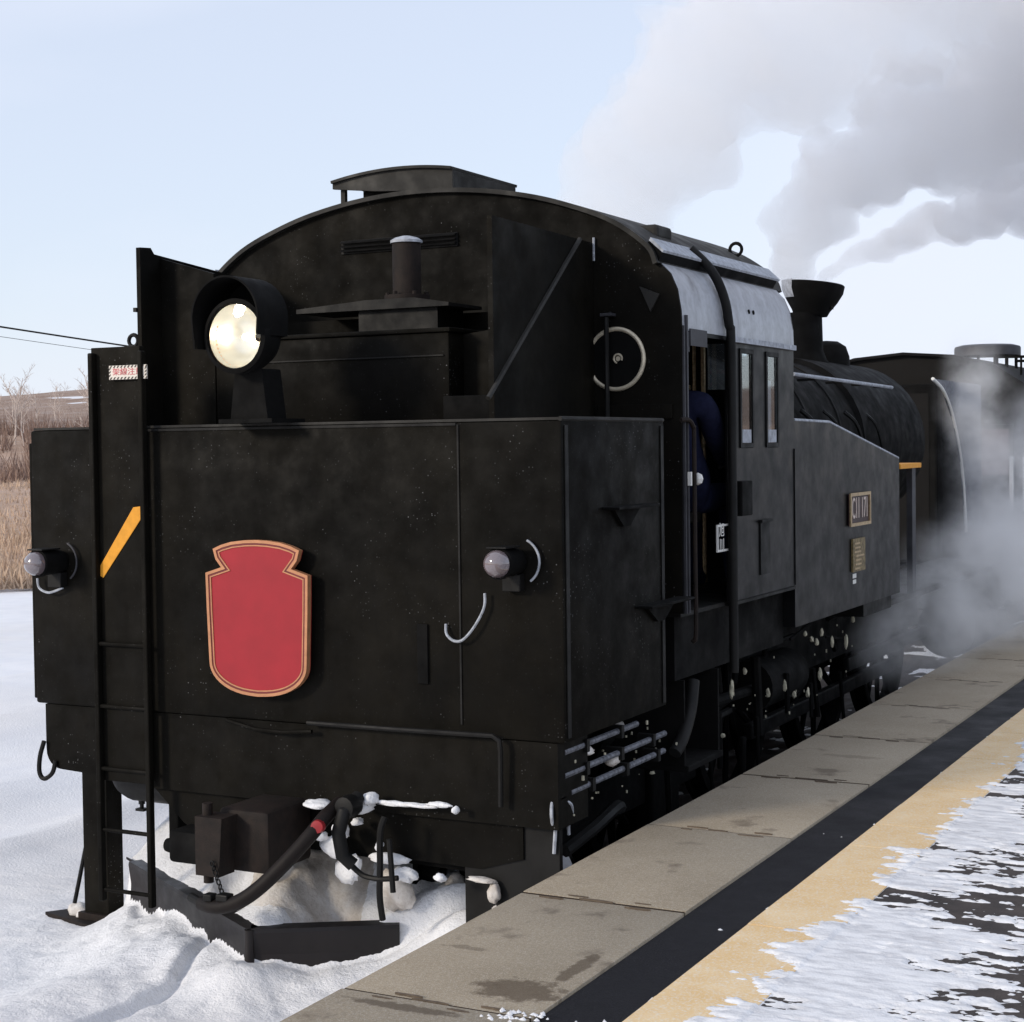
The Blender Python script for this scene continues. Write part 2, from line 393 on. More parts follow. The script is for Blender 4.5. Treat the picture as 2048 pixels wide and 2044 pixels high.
def tag(o, label=None, cat=None, group=None, kind=None):
    if label: o['label'] = label
    if cat: o['category'] = cat
    if group: o['group'] = group
    if kind: o['kind'] = kind
    return o
def from_np(name, V, F, mat, smooth=True):
    me = bpy.data.meshes.new(name)
    me.vertices.add(len(V)); me.vertices.foreach_set('co', np.asarray(V, np.float32).ravel())
    F = np.asarray(F, np.int32); k = F.shape[1]
    me.loops.add(F.size); me.loops.foreach_set('vertex_index', F.ravel())
    me.polygons.add(len(F)); me.polygons.foreach_set('loop_start', np.arange(0, F.size, k, dtype=np.int32))
    me.update(calc_edges=True); me.validate()
    if smooth: me.polygons.foreach_set('use_smooth', np.ones(len(me.polygons), bool))
    me.materials.append(M[mat])
    o = bpy.data.objects.new(name, me); COL.objects.link(o); return o
def grid(name, xs, ys, Z, mat):
    X, Y = np.meshgrid(xs, ys); V = np.stack([X, Y, Z], -1).reshape(-1, 3)
    nx, ny = len(xs), len(ys); i = np.arange(nx*ny).reshape(ny, nx)
    F = np.stack([i[:-1, :-1], i[:-1, 1:], i[1:, 1:], i[1:, :-1]], -1).reshape(-1, 4)
    return from_np(name, V, F, mat)
def text_part(name, body, size, origin, xdir, ydir, depth, mat, parent, squeeze=1.0, align='CENTER', each=False):
    cu = bpy.data.curves.new(name, 'FONT'); cu.body = body; cu.size = size; cu.extrude = depth; cu.align_x = align; cu.align_y = 'CENTER'
    t = bpy.data.objects.new(name+'_tmp', cu); COL.objects.link(t)
    dg = bpy.context.evaluated_depsgraph_get(); me = bpy.data.meshes.new_from_object(t.evaluated_get(dg))
    bpy.data.objects.remove(t); bpy.data.curves.remove(cu)
    xd = Vector(xdir)*squeeze; yd = Vector(ydir); zd = Vector(xdir).cross(yd)
    mm = Matrix((xd, yd, zd)).transposed().to_4x4(); mm.translation = origin
    me.transform(mm); me.name = name
    if each:
        m_ = MB(); m_.bm.from_mesh(me); bmesh.ops.remove_doubles(m_.bm, verts=m_.bm.verts, dist=1e-5); return m_.build_each(name, mat, parent)
    me.materials.clear(); me.materials.append(M[mat])
    o = bpy.data.objects.new(name, me); COL.objects.link(o); o.parent = parent; return o

# ================================================================ GROUND, TRACK, PLATFORM
def spaced(a, b_, step, lo, hi, grow=1.18):
    c = list(np.arange(a, b_+1e-6, step)); l = []; s_ = step; v = a
    while v > lo:
        s_ *= grow; v -= s_; l.append(v)
    r_ = []; s_ = step; v = c[-1]
    while v < hi:
        s_ *= grow; v += s_; r_.append(v)
    return np.array(l[::-1]+c+r_)
PA = np.array((0.02, -0.25)); PL = np.array((-1.22, 0.46)); PR = np.array((1.0, 0.36))
def wing_d(x, y, E):
    d = (E-PA)/np.linalg.norm(E-PA); nx, ny = -d[1], d[0]
    if ny < 0: nx, ny = -nx, -ny
    return (x-PA[0])*nx+(y-PA[1])*ny
def snow_h(x, y):
    h = 0.0+0.10*(fbm(x*0.35, y*0.35, 4, 3)-0.5)*sstep(1.5, -3, x)+0.03*(fbm(x*1.7, y*1.7, 4, 5)-0.5)
    # old track ridges left of the line
    for xr, a, w in ((-3.1, 0.07, 0.16), (-4.4, 0.06, 0.2), (-6.2, 0.09, 0.5), (-8.0, 0.08, 0.6)):
        h += a*np.exp(-((x-xr-0.15*(vnoise(y*0.5, x*0, 9)-0.5))/w)**2)*(0.5+vnoise(y*3, x*2, 11))
    h += -0.06*np.exp(-((x+3.7)/0.3)**2)
    dl = wing_d(x, y, PL); dr = wing_d(x, y, PR)
    inside = (dl > 0) & (dr > 0)
    left = x < PA[0]
    d_out = np.where(left, -dl, -dr); d_out = np.where((dl < 0) & (dr < 0), np.hypot(x-PA[0], y-PA[1]), d_out)
    d_out = np.maximum(d_out, 0)
    lump = 0.55+0.9*fbm(x*3.2, y*3.2, 5, 21, 0.6)
    z_lump = 0; along = np.clip((PA[0]-x)/1.2, 0, 1)
    bankL = (0.085+0.085*along)*np.exp(-(d_out/0.30)**2)*sstep(-1.55, -1.15, x)
    bankR = 0.080*np.exp(-(d_out/0.28)**2)
    bank = np.where(left, bankL, bankR)*lump
    near = sstep(-1.2, -0.6, x)*sstep(-6, -3.5, y)*sstep(2.2, 0.6, y)
    base = 0.105*near
    # trampled slab with a broken edge left of the plough
    ex = -0.25-0.14*sstep(-0.6, 0.2, y)+0.05*(vnoise(y*4, y*0, 31)-0.5)
    slab = 0.035*sstep(ex+0.03, ex-0.02, x)*sstep(0.05, -0.25, y)
    crack = -0.035*np.exp(-((x-ex-0.01)/0.025)**2)*sstep(0.2, -0.1, y)*sstep(-1.6, -1.2, y)
    h_out = h+base+bank+slab*near+crack
    # shovelled-in snow against the platform wall
    h_out += 0.10*sstep(0.35, 1.2, x)*sstep(0.25, -0.3, y)*(0.6+0.8*fbm(x*2.5, y*2.5, 4, 8))
    h_in = 0.30+0.30*(fbm(x*2.6, y*2.6, 5, 13, 0.55)-0.45)+0.08*sstep(0.05, 0.5, y)+0.05*fbm(x*12, y*12, 3, 14)
    h_in += 0.10*sstep(-0.35, -0.6, x)*sstep(0.05, 0.3, y)
    h_in -= 0.16*np.exp(-((x-0.22)/0.13)**2-((y-0.12)/0.16)**2)
    h_in = np.minimum(h_in+0.15*sstep(0.12, 0.45, np.minimum(dl, dr)), 0.325+0.6*np.maximum(np.minimum(dl, dr), 0))
    h_in = h_in*sstep(1.05, 0.9, x)+(h+base+0.12)*(1-sstep(1.05, 0.9, x))
    h_in = np.where(y > 0.75, h_in*sstep(1.6, 0.75, y)+0.06*sstep(0.75, 1.6, y), h_in)
    spill = np.exp(-(((x-0.90)/0.30)**2))*np.exp(-(((y-0.17)/0.2)**2))*0.24   # heap over the blade's right end
    wgt = sstep(-0.022, 0.03, np.minimum(dl, dr))*((y < 1.6) & (x > -1.3) & (x < 1.05)); r_ = h_in*wgt+h_out*(1-wgt)+spill
    r_ += 0.07*np.exp(-((x-0.02)/0.16)**2-((y+0.36)/0.12)**2)
    r_ += 0.022*(fbm(x*14, y*14, 4, 41, 0.65)-0.5)*sstep(-8, -1.5, x)+0.03*(fbm(x*5, y*5, 3, 43)-0.5)*sstep(-3, -0.8, x)
    return np.where(x > 1.6, -0.35, r_)
xs = spaced(-1.9, 1.58, 0.018, -2500, 2500, 1.12)
ys = spaced(-2.2, 1.3, 0.018, -2500, 2500, 1.12)
X, Y = np.meshgrid(xs, ys)
Z = snow_h(X, Y)
far = sstep(60, 300, np.hypot(X, Y)); Z = Z*(1-far)-0.2*far
tag(grid('snow_ground', xs, ys, Z, 'snow'), kind='structure')

xh = np.arange(-0.62, 0.66, 0.018); yh = np.arange(-0.24, 0.78, 0.018); Xh, Yh = np.meshgrid(xh, yh)
ed = np.minimum(wing_d(Xh, Yh, PL), wing_d(Xh, Yh, PR)); hm = np.exp(-(((Xh+0.02)/0.34)**2+((Yh-0.22)/0.30)**2)**2)
Zh = snow_h(Xh, Yh)-0.02+0.05*hm*sstep(0.05, 0.12, ed)-0.08*sstep(0.06, 0.02, ed)+0.02*(fbm(Xh*16, Yh*16, 3, 88)-0.5)
tag(grid('sooty_snow_heap', xh, yh, Zh, 'sootsnow'), 'brownish sooty snow packed inside the plough blades behind the hose', 'snow', kind='stuff')
# dark gravel laid over the snow, added to darken the ground under the gear
xb = np.arange(-1.35, 1.60, 0.05); yb2 = np.concatenate([np.arange(1.0, 12, 0.05), np.arange(12, 60, 0.4)]); Xb, Yb = np.meshgrid(xb, yb2)
Zb = snow_h(Xb, Yb)+0.01-0.10*sstep(1.7, 1.0, Yb)*1-0.06*sstep(1.0, 1.35, -Xb)+0.05*(fbm(Xb*9, Yb*9, 3, 99)-0.45)
tag(grid('darkening_ballast', xb, yb2, np.where(Xb > 1.58, 0.0, Zb), 'paving'), kind='structure')
# rails under and ahead of the locomotive (mostly buried)
for sx in (-1, 1):
    rb = MB(); xc = sx*0.5335
    rb.prism([(xc-0.06, -0.09), (xc+0.06, -0.09), (xc+0.06, -0.075), (xc+0.012, -0.06), (xc+0.012, 0.03), (xc+0.033, 0.04), (xc+0.033, 0.065), (xc-0.033, 0.065), (xc-0.033, 0.04), (xc-0.012, 0.03), (xc-0.012, -0.06), (xc-0.06, -0.075)], 1, 0.6, 60)
    tag(rb.build('rail', 'rust'), kind='structure')

# platform
ZP = 0.813; X0, X1, X2, X3 = 1.585, 2.205, 2.437, 2.735
plat = empty('platform', (1.585, -0.0, 0)); tag(plat, kind='structure')
def pp(mb, name, mat, smooth=None): return mb.build(name, mat, plat, smooth)
b0 = MB(); b0.box(X0+0.06, 30, -14, 70, -0.3, ZP-0.16); pp(b0, 'retaining_wall', 'concrete')
b0 = MB(); b0.box(X1+0.004, X2+0.02, -14, 70, ZP-0.15, ZP-0.012); pp(b0, 'asphalt_strip', 'asphalt')
b0 = MB(); b0.box(X2+0.02, 30, -14, 70, ZP-0.15, ZP-0.006); pp(b0, 'paving', 'paving')
yj = [-1.42-0.59*0-0, ]
slab_y = -14.0+0.0
joints = [-0.76]
while joints[0] > -13: joints.insert(0, joints[0]-1.165)
while joints[-1] < 60: joints.append(joints[-1]+1.165)
rng = random.Random(3)
proto = None
for k, (a, c) in enumerate(zip(joints, joints[1:])):
    if proto is None:
        mb = MB(); mb.box(X0, X1, 0.007, 1.158, ZP-0.17, ZP, 0.003); proto = pp(mb, 'coping_slab', 'coping', 40); o = proto
    else:
        o = proto.copy(); COL.objects.link(o)
    o.location = (plat.location.x*0+rng.uniform(-0.003, 0.003), a, rng.uniform(-0.003, 0.002))
# yellow safety line tiles
proto = None
y_ = -8.0; k = 0
while y_ < 40:
    if proto is None:
        mb = MB(); mb.box(X2+0.006, X3, 0.0008, 0.3992, ZP-0.05, ZP-0.001); proto = pp(mb, 'yellow_tile', 'yline'); o = proto
    else:
        o = proto.copy(); COL.objects.link(o)
    o.location = (0, y_, rng.uniform(-0.0015, 0.001)); y_ += 0.40
# lifting notches and damp patches at the joints of the coping
for k, a in enumerate(joints):
    if not -4 < a < 7: continue
    mb = MB()
    for xc, yo in ((1.80, 0.022), (1.74, -0.030), (2.06, 0.026), (2.02, -0.034), (1.9, 0.0)):
        w = rng.uniform(0.05, 0.11)*(1.5 if yo == 0 else 1); d_ = rng.uniform(0.003, 0.007); xc += rng.uniform(-0.03, 0.03)
        q = 26; A = []
        for i in range(q):
            t = 2*math.pi*i/q; rr = rng.uniform(0.45, 1.2)
            A.append((xc+w*0.5*math.cos(t), a+yo+d_*math.sin(t)*rr))
        mb.prism(A, 2, ZP-0.01, ZP+0.0032)
    pp(mb, 'damp_mark', 'wetspot')
    mb = MB(); mb.box(X0+0.004, X1-0.004, a-0.0075, a+0.0072, ZP-0.06, ZP-0.003); pp(mb, 'joint_filler', 'joint')
# trodden snow left on the platform: a thin uneven layer that dips below the paving where it has worn through
def platform_snow(name, xs, ys):
    X, Y = np.meshgrid(xs, ys)
    st = fbm(X*2.6, Y*10.0, 5, 51, 0.62)*0.58+fbm(X*11, Y*34, 4, 57, 0.62)*0.42      # swept streaks lie across the platform
    patch = fbm(X*1.3, Y*1.5, 4, 61, 0.55)
    grit = fbm(X*45, Y*60, 3, 67, 0.6)
    cov = 0.78*st+0.34*patch+0.16*grit
    edge = X-X3+0.22*(fbm(Y*2.6, X*5+3, 4, 71, 0.6)-0.5)
    u = np.clip((X-X2)/(X3-X2), 0, 1)
    thr_y = 0.90-0.20*sstep(0.25, 1.0, u)-0.05*sstep(1.5, -1.5, Y)*sstep(0.1, 0.5, u)
    thr_p = 0.575+0.085*sstep(0.08, 0.40, edge)
    k_ = sstep(-0.05, 0.06, edge); thr = thr_y*(1-k_)+thr_p*k_
    t = sstep(-0.045, 0.075, cov-thr)
    lane = sstep(-0.03, 0.06, edge)*sstep(0.30, 0.10, edge)
    t = np.maximum(t, lane*sstep(0.40, 0.50, patch*0.4+st*0.6))
    z = np.where(X < X3, ZP-0.001, ZP-0.006)-0.003+t*(0.0065+0.005*fbm(X*10, Y*26, 4, 77)+0.002*grit)
    rag = X2+0.012+0.03*(fbm(Y*9, X*0+2, 4, 83, 0.6)-0.4)
    z = np.where(X < rag, ZP-0.03, z)
    return grid(name, xs, ys, z, 'psnow')
xs_ = np.concatenate([np.arange(X2-0.02, 4.4, 0.009), np.arange(4.45, 12, 0.15)])
ys_ = np.concatenate([np.arange(-8, -2.4, 0.1), np.arange(-2.4, 2.6, 0.0075), np.arange(2.6, 9, 0.02), np.arange(9, 45, 0.25)])
ps = platform_snow('platform_snow', xs_, ys_); tag(ps, kind='stuff'); ps.parent = plat; ps.matrix_parent_inverse = Matrix.Translation(plat.location).inverted()
# crumbs of snow pushed to the edge of the black strip
V = []; F = []
def crumb(c, r_, rg):
    base = len(V)
    for (a, e) in ((0, 0), (72, 0), (144, 0), (216, 0), (288, 0), (0, 90)):
        rr = r_*rg.uniform(0.6, 1.2)
        V.append((c[0]+rr*math.cos(R(a))*math.cos(R(e)), c[1]+rr*math.sin(R(a))*math.cos(R(e)), c[2]+rr*0.8*math.sin(R(e))))
    for k in range(5): F.append((base+k, base+(k+1) % 5, base+5))
rg = random.Random(5)
for k in range(2600):
    y0 = -2.6+11*rg.random()**1.4
    x0 = X2+0.015+abs(rg.gauss(0, 0.02)) if rg.random() < 0.75 else rg.uniform(X1+0.02, X2+0.6)
    if x0 < X2-0.01 and rg.random() < 0.93: continue
    crumb((x0, y0, ZP-0.012), rg.uniform(0.003, 0.013) if x0 < X3 else rg.uniform(0.003, 0.009), rg)
for k in range(60):
    crumb((2.43+rg.gauss(0, 0.03), -2.02+rg.gauss(0, 0.07), ZP-0.01), rg.uniform(0.006, 0.022), rg)
for k in range(46):
    crumb((2.16+rg.gauss(0, 0.05), -1.92+rg.gauss(0, 0.04), ZP), rg.uniform(0.004, 0.012), rg)
cr = from_np('snow_crumbs', V, F, 'snow', False); tag(cr, kind='stuff'); cr.parent = plat; cr.matrix_parent_inverse = Matrix.Translation(plat.location).inverted()
# ================================================================ LOCOMOTIVE
loco = empty('tank_locomotive', (0, 5.0, 0))
tag(loco, 'black tank steam locomotive seen from its bunker end, standing at the snowy platform', 'locomotive')
SPLIT = {'lap_seam', 'wall_angle', 'sheet_plug', 'white_stencil', 'door_post', 'door_head_plate', 'cover_plate', 'plate_rim', 'pipe_clip', 'hanger_rod', 'white_tag', 'knuckle', 'injector_pipe', 'plate_lettering'}
def P(mb, name, mat, parent=None, smooth=None):
    if name in SPLIT: return mb.build_each(name, mat, parent or loco, smooth)[0]
    return mb.build(name, mat, parent or loco, smooth)
HW = 1.40
def smooth_path(pts, n=6):
    pts = [Vector(q) for q in pts]; out = []
    for i in range(len(pts)-1):
        p0 = pts[max(i-1, 0)]; p1 = pts[i]; p2 = pts[i+1]; p3 = pts[min(i+2, len(pts)-1)]
        for k in range(n):
            t = k/n
            out.append(0.5*((2*p1)+(-p0+p2)*t+(2*p0-5*p1+4*p2-p3)*t*t+(-p0+3*p1-3*p2+p3)*t**3))
    out.append(pts[-1]); return out
# ---- rear water tank (full width, below the deck)
mb = MB(); mb.box(-HW, HW, 0, 1.09, 1.20, 2.50, 0.012); rear_tank = P(mb, 'rear_tank', 'rear', smooth=35)
mb = MB(); mb.box(-HW-0.022, -HW-0.002, 0.012, 1.05, 1.22, 2.44, 0.006); P(mb, 'side_moulding', 'rear')
# plate seams on the back: thin lap strips
mb = MB(); mb.box(-0.69, 0.92, -0.006, -0.002, 2.486, 2.497); mb.box(0.925, 0.933, -0.006, -0.002, 1.25, 2.49); P(mb, 'lap_seam', 'black', rear_tank)
mb = MB(); mb.box(HW+0.002, HW+0.006, 0.02, 0.05, 1.22, 2.48); mb.box(HW+0.002, HW+0.006, 1.03, 1.06, 1.22, 2.48); P(mb, 'lap_seam', 'black', rear_tank)
mb = MB(); mb.box(0.725, 0.775, -0.012, -0.002, 1.41, 1.66, 0.002); P(mb, 'lamp_bracket', 'soot', rear_tank)
mb = MB(); mb.box(-HW+0.02, HW-0.004, 0.004, 1.08, 2.501, 2.512); mb.tube([(HW-0.006, 0.0, 2.506), (HW-0.006, 1.08, 2.506)], 0.010, 6); P(mb, 'deck_beading', 'roof', rear_tank)
# foot pegs on the tank side: plate treads, the shadow under each shaped as a dark trapezoid
for (ya, yb, zt) in ((0.375, 0.825, 2.137), (0.72, 1.235, 1.69)):
    mb = MB(); ym = (ya+yb)/2
    mb.box(HW+0.002, HW+0.085, ya, yb, zt-0.012, zt, 0.003)
    mb.prism([(ya+0.09, zt-0.012), (yb-0.07, zt-0.012), (ym+0.04, zt-0.09), (ym-0.03, zt-0.09)], 0, HW+0.002, HW+0.02)
    P(mb, 'foot_peg', 'soot')
# ---- coal bunker above the deck
BX = 0.95
mb = MB(); mb.prism([(0.27, 2.512), (1.27, 2.512), (1.27, 3.27), (0.9, 3.30), (0.375, 3.342), (0.35, 3.37), (0.27, 3.365)], 0, -BX-0.012, -BX+0.012); bunker = P(mb, 'bunker_side', 'rear')
mb = MB(); mb.prism([(0.26, 2.512), (1.29, 2.512), (1.29, 3.36), (0.26, 3.375)], 0, BX-0.012, BX+0.012); P(mb, 'bunker_side', 'rear')
mb = MB(); mb.box(-BX+0.012, BX-0.012, 0.84, 0.865, 2.512, 3.02); P(mb, 'bunker_back', 'rear')
mb = MB(); mb.prism([(-BX+0.013, 2.512), (-0.622, 2.512), (-0.622, 3.235), (-0.80, 3.285), (-BX+0.013, 3.325)], 1, 0.42, 0.44); P(mb, 'coal_board', 'rear')
mb = MB(); mb.prism([(0.657, 2.622), (BX-0.014, 2.622), (BX-0.014, 2.93), (0.657, 2.90)], 1, 0.55, 0.57); P(mb, 'coal_board', 'rear')
mb = MB(); mb.box(-0.62, 0.655, 0.42, 0.838, 2.512, 2.905, 0.012); mb.box(-0.63, 0.665, 0.41, 0.838, 2.906, 2.925, 0.004); box_ = P(mb, 'filler_box', 'rear', smooth=35)
mb = MB(); mb.box(-0.60, 0.63, 0.412, 0.419, 2.80, 2.806); P(mb, 'box_seam', 'black', box_)
mb = MB(); mb.box(0.66, 0.935, 0.35, 0.80, 2.513, 2.62, 0.006); P(mb, 'deck_coaming', 'soot', smooth=35)
mb = MB(); mb.tube([(0.965, 0.20, 2.60), (0.972, 1.12, 3.36)], 0.012, 6); P(mb, 'diagonal_stay', 'roof')
mb = MB(); mb.box(-BX-0.03, -BX-0.012, 0.262, 0.30, 3.06, 3.08); P(mb, 'bunker_hinge', 'black')
mb = MB(); mb.torus((-BX-0.05, 0.285, 2.925), (0, 1, 0), 0.028, 0.010, 16, 6); P(mb, 'lifting_eye', 'black')
# hatch plate with the vent stub
mb = MB(); mb.prism([(-0.22, 3.03), (0.60, 3.03), (0.60, 3.045), (0.42, 3.075), (0.16, 3.075), (-0.22, 3.05)], 1, 0.52, 0.835)
mb.box(0.10, 0.52, 0.56, 0.80, 2.926, 3.03); hp = P(mb, 'hatch_plate', 'black', smooth=30)
mb = MB(); mb.lathe([(0, 0), (0.105, 0), (0.105, 0.022), (0.066, 0.026), (0.066, 0.262)], (0.315, 0.64, 3.075), seg=28); st = P(mb, 'vent_stub', 'rust', smooth=40)
mb = MB(); mb.lathe([(0.074, 0), (0.074, 0.012), (0.055, 0.024), (0.02, 0.033), (0, 0.034)], (0.315, 0.64, 3.337), seg=28); P(mb, 'stub_cap', 'frost', st, 40)
for k in range(6):
    a = k*math.pi/3+0.4; mb = MB(); mb.lathe([(0, 0), (0.011, 0), (0.011, 0.014), (0, 0.016)], (0.315+0.09*math.cos(a), 0.64+0.09*math.sin(a), 3.097), seg=6); P(mb, 'bolt', 'rust', st)
# ---- headlight
HX, HZ = -0.035, 2.882
mb = MB()
mb.lathe([(0, 0.02), (0.07, 0.01), (0.125, -0.05), (0.148, -0.10), (0.150, -0.17), (0.160, -0.175), (0.160, -0.215), (0.142, -0.222), (0.136, -0.21)], (HX, 0, HZ), (0, 1, 0), 44)
head = P(mb, 'headlight', 'soot', smooth=35)
mb = MB(); mb.lathe([(0.136, -0.205), (0.133, -0.165), (0.122, -0.125), (0.10, -0.09), (0.07, -0.07), (0.03, -0.058), (0, -0.057)], (HX, 0, HZ), (0, 1, 0), 44); P(mb, 'reflector', 'silver', head, 60)
mb = MB(); mb.lathe([(0.1365, -0.206), (0.135, -0.175), (0.130, -0.152)], (HX, 0, HZ), (0, 1, 0), 44, math.radians(-60), math.radians(250)); P(mb, 'amber_rim', 'gold', head, 60)
mb = MB(); mb.lathe([(0, 0.03), (0.013, 0.022), (0.017, 0), (0.012, -0.02), (0.007, -0.03), (0.007, -0.05)], (HX, -0.12, HZ), (0, -1, 0), 16); P(mb, 'bulb', 'bulb', head, 60)
mb = MB(); mb.lathe([(0, -0.002), (0.010, 0), (0.017, 0.045), (0.017, 0.075)], (HX+0.045, -0.09, HZ-0.006), (0.6, -1, 0), 14); P(mb, 'bulb_socket', 'brass', head, 60)
mb = MB(); mb.lathe([(0, -0.226), (0.08, -0.224), (0.138, -0.212), (0.138, -0.209), (0.08, -0.220), (0, -0.222)], (HX, 0, HZ), (0, 1, 0), 44); P(mb, 'lens', 'lamp_glass', head, 60)
mb = MB(); prof = []
for k in range(25):
    a = math.pi*(-0.03+1.06*k/24); prof.append((HX-0.015+0.168*math.cos(a), HZ+0.075+0.172*math.sin(a)))
prof = [(prof[0][0]-0.005, HZ+0.0)]+prof+[(prof[-1][0]+0.012, HZ-0.05)]
mb.sheet(prof, 1, -0.265, -0.045, 0.008); P(mb, 'visor', 'soot', head, 40)
mb = MB(); mb.prism(prof, 1, -0.048, -0.042); P(mb, 'visor_back', 'soot', head)
mb = MB(); mb.prism([(HX-0.10, 2.512), (HX+0.10, 2.512), (HX+0.07, 2.745), (HX-0.07, 2.745)], 1, -0.12, 0.02); mb.box(HX-0.14, HX+0.14, -0.15, 0.10, 2.512, 2.53); P(mb, 'pedestal', 'soot', head)
# ---- ladder with its back plate, warning sign and yellow slash
mb = MB(); mb.box(-0.985, -0.70, -0.035, -0.004, 0.87, 2.875, 0.003); lad = P(mb, 'ladder_plate', 'rear')
for xc in (-0.965, -0.675):
    mb = MB(); mb.box(xc-0.013, xc+0.013, -0.070, -0.036, 0.31, 2.85, 0.006); P(mb, 'ladder_stile', 'rear', lad)
for z in (0.365, 0.645, 0.93, 1.22, 1.51):
    mb = MB(); mb.tube([(-0.962, -0.053, z), (-0.678, -0.053, z)], 0.010, 8); P(mb, 'ladder_rung', 'rear', lad, 40)
mb = MB(); mb.prism([(-0.75, 2.141), (-0.702, 2.146), (-0.702, 2.095), (-0.935, 1.815), (-0.952, 1.822), (-0.95, 1.871)][::-1], 1, -0.0395, -0.0355); P(mb, 'yellow_slash', 'yellow', lad)
sx0, sx1, sz0, sz1 = -0.86, -0.642, 2.724, 2.788
mb = MB(); mb.box(sx0, sx1, -0.058, -0.050, sz0, sz1, 0.001); sg = P(mb, 'warning_sign', 'signwhite'); sg['label'] = 'small white overhead-wire warning plate with red characters and hatched border'
mb = MB()
for k in range(11):
    x = sx0+0.004+k*0.0205
    for (za, zb) in ((sz1-0.011, sz1-0.001), (sz0+0.001, sz0+0.011)):
        mb.prism([(x, za), (x+0.008, za), (x+0.016, zb), (x+0.008, zb)], 1, -0.0592, -0.0582)
for k in range(3):
    z = sz0+0.012+k*0.015
    for xa in (sx0+0.001, sx1-0.010): mb.prism([(xa, z), (xa+0.009, z+0.007), (xa+0.009, z+0.014), (xa, z+0.007)], 1, -0.0592, -0.0582)
P(mb, 'hatched_border', 'signblack', sg)
text_part('sign_characters', '架線注意', 0.036, (-0.752, -0.0585, 2.757), (1, 0, 0), (0, 0, 1), 0.0008, 'signred', sg, 1.22)
# ---- buffer beam with rounded lower corners
mb = MB(); pr = []
for (cx, s_) in ((1.34, 1), (-1.345, -1)):
    pass
pts = [(-1.352, 1.197), (-1.352, 0.99)]+[(-1.262-0.09*math.cos(a), 0.98-0.09*math.sin(a)) for a in np.linspace(0, math.pi/2, 7)][1:]+[(-0.74, 0.865), (-0.74, 0.845), (1.36, 0.845), (1.36, 1.197)]
mb.prism(pts, 1, 0.012, 0.30); P(mb, 'buffer_beam', 'rear')
mb = MB(); mb.prism([(-0.74, 0.845), (-0.565, 0.69), (-0.50, 0.66), (0.98, 0.64), (1.18, 0.70), (1.18, 0.845)], 1, 0.05, 0.12); P(mb, 'drag_plate', 'rear')
mb = MB(); mb.tube([(0.18, -0.03, 1.212), (0.62, -0.035, 1.214), (1.09, -0.035, 1.219), (1.12, -0.035, 1.20), (1.125, -0.035, 1.16), (1.12, -0.03, 0.93)], 0.011, 8); P(mb, 'drain_pipe', 'black', None, 40)
mb = MB(); mb.tube([(-0.27, -0.005, 1.19), (-0.1, -0.028, 1.165), (0.05, -0.035, 1.163), (0.2, -0.028, 1.175)], 0.010, 8); P(mb, 'curved_rail', 'rear', None, 40)
mb = MB(); mb.tube(smooth_path([(-1.350, -0.005, 1.02), (-1.372, -0.01, 0.95), (-1.380, -0.01, 0.88), (-1.364, -0.01, 0.845), (-1.335, -0.01, 0.845), (-1.30, -0.005, 0.875), (-1.29, 0.005, 0.93)]), 0.011, 8); P(mb, 'shunter_handle', 'black', None, 40)
mb = MB(); mb.lathe([(0, 0), (0.12, 0.005), (0.185, 0.04), (0.20, 0.08), (0.20, 0.52), (0.185, 0.56), (0, 0.60)], (-1.20, 0.42, 0.875), (1, 0, 0), 28); tk = P(mb, 'air_reservoir', 'black', None, 40)
mb = MB(); mb.tube([(-1.12, 0.42, 0.68), (-1.12, 0.42, 0.655)], 0.016, 8); mb.tube([(-1.12, 0.42, 0.655), (-1.12, 0.42, 0.63)], 0.010, 8); mb.box(-1.145, -1.095, 0.40, 0.44, 0.622, 0.634); P(mb, 'drain_cock', 'black', tk)
mb = MB(); mb.tube([(-1.33, 0.2, 0.87), (-1.1, 0.2, 0.885), (-0.75, 0.2, 0.87)], 0.014, 8); P(mb, 'train_pipe', 'black', None, 40)
# ---- coupler, hoses, chain
mb = MB(); mb.box(-0.115, 0.15, -0.29, 0.04, 0.60, 0.87, 0.025); cp = P(mb, 'coupler', 'rust', None, 40)
mb = MB(); mb.box(-0.46, -0.20, -0.20, -0.04, 0.575, 0.72, 0.02); mb.lathe([(0, 0), (0.03, 0.004), (0.035, 0.03), (0.035, 0.09)], (-0.53, -0.12, 0.63), (1, 0, 0), 14); P(mb, 'lever_lug', 'soot', cp, 40)
mb = MB(); mb.prism([(-0.15, 0.60), (-0.03, 0.60), (-0.01, 0.85), (-0.15, 0.85)], 1, -0.40, -0.29); P(mb, 'knuckle', 'rust', cp)
mb = MB(); mb.tube([(-0.12, -0.35, 0.56), (-0.12, -0.35, 0.90)], 0.022, 12); P(mb, 'knuckle_pin', 'rust', cp, 40)
mb = MB(); mb.prism([(-0.74, 0.846), (-0.60, 0.70), (-0.56, 0.63), (1.0, 0.60), (1.18, 0.66), (1.18, 0.846)], 1, 0.121, 0.16); P(mb, 'drag_box', 'soot')
hose = [(0.40, -0.12, 0.90), (0.40, -0.24, 0.86), (0.375, -0.31, 0.80), (0.31, -0.37, 0.71), (0.22, -0.42, 0.61), (0.13, -0.44, 0.54), (0.04, -0.44, 0.50), (-0.04, -0.43, 0.485), (-0.12, -0.40, 0.482)]
mb = MB(); mb.tube(smooth_path(hose), 0.031, 12); hs = P(mb, 'brake_hose', 'rubber', None, 40)
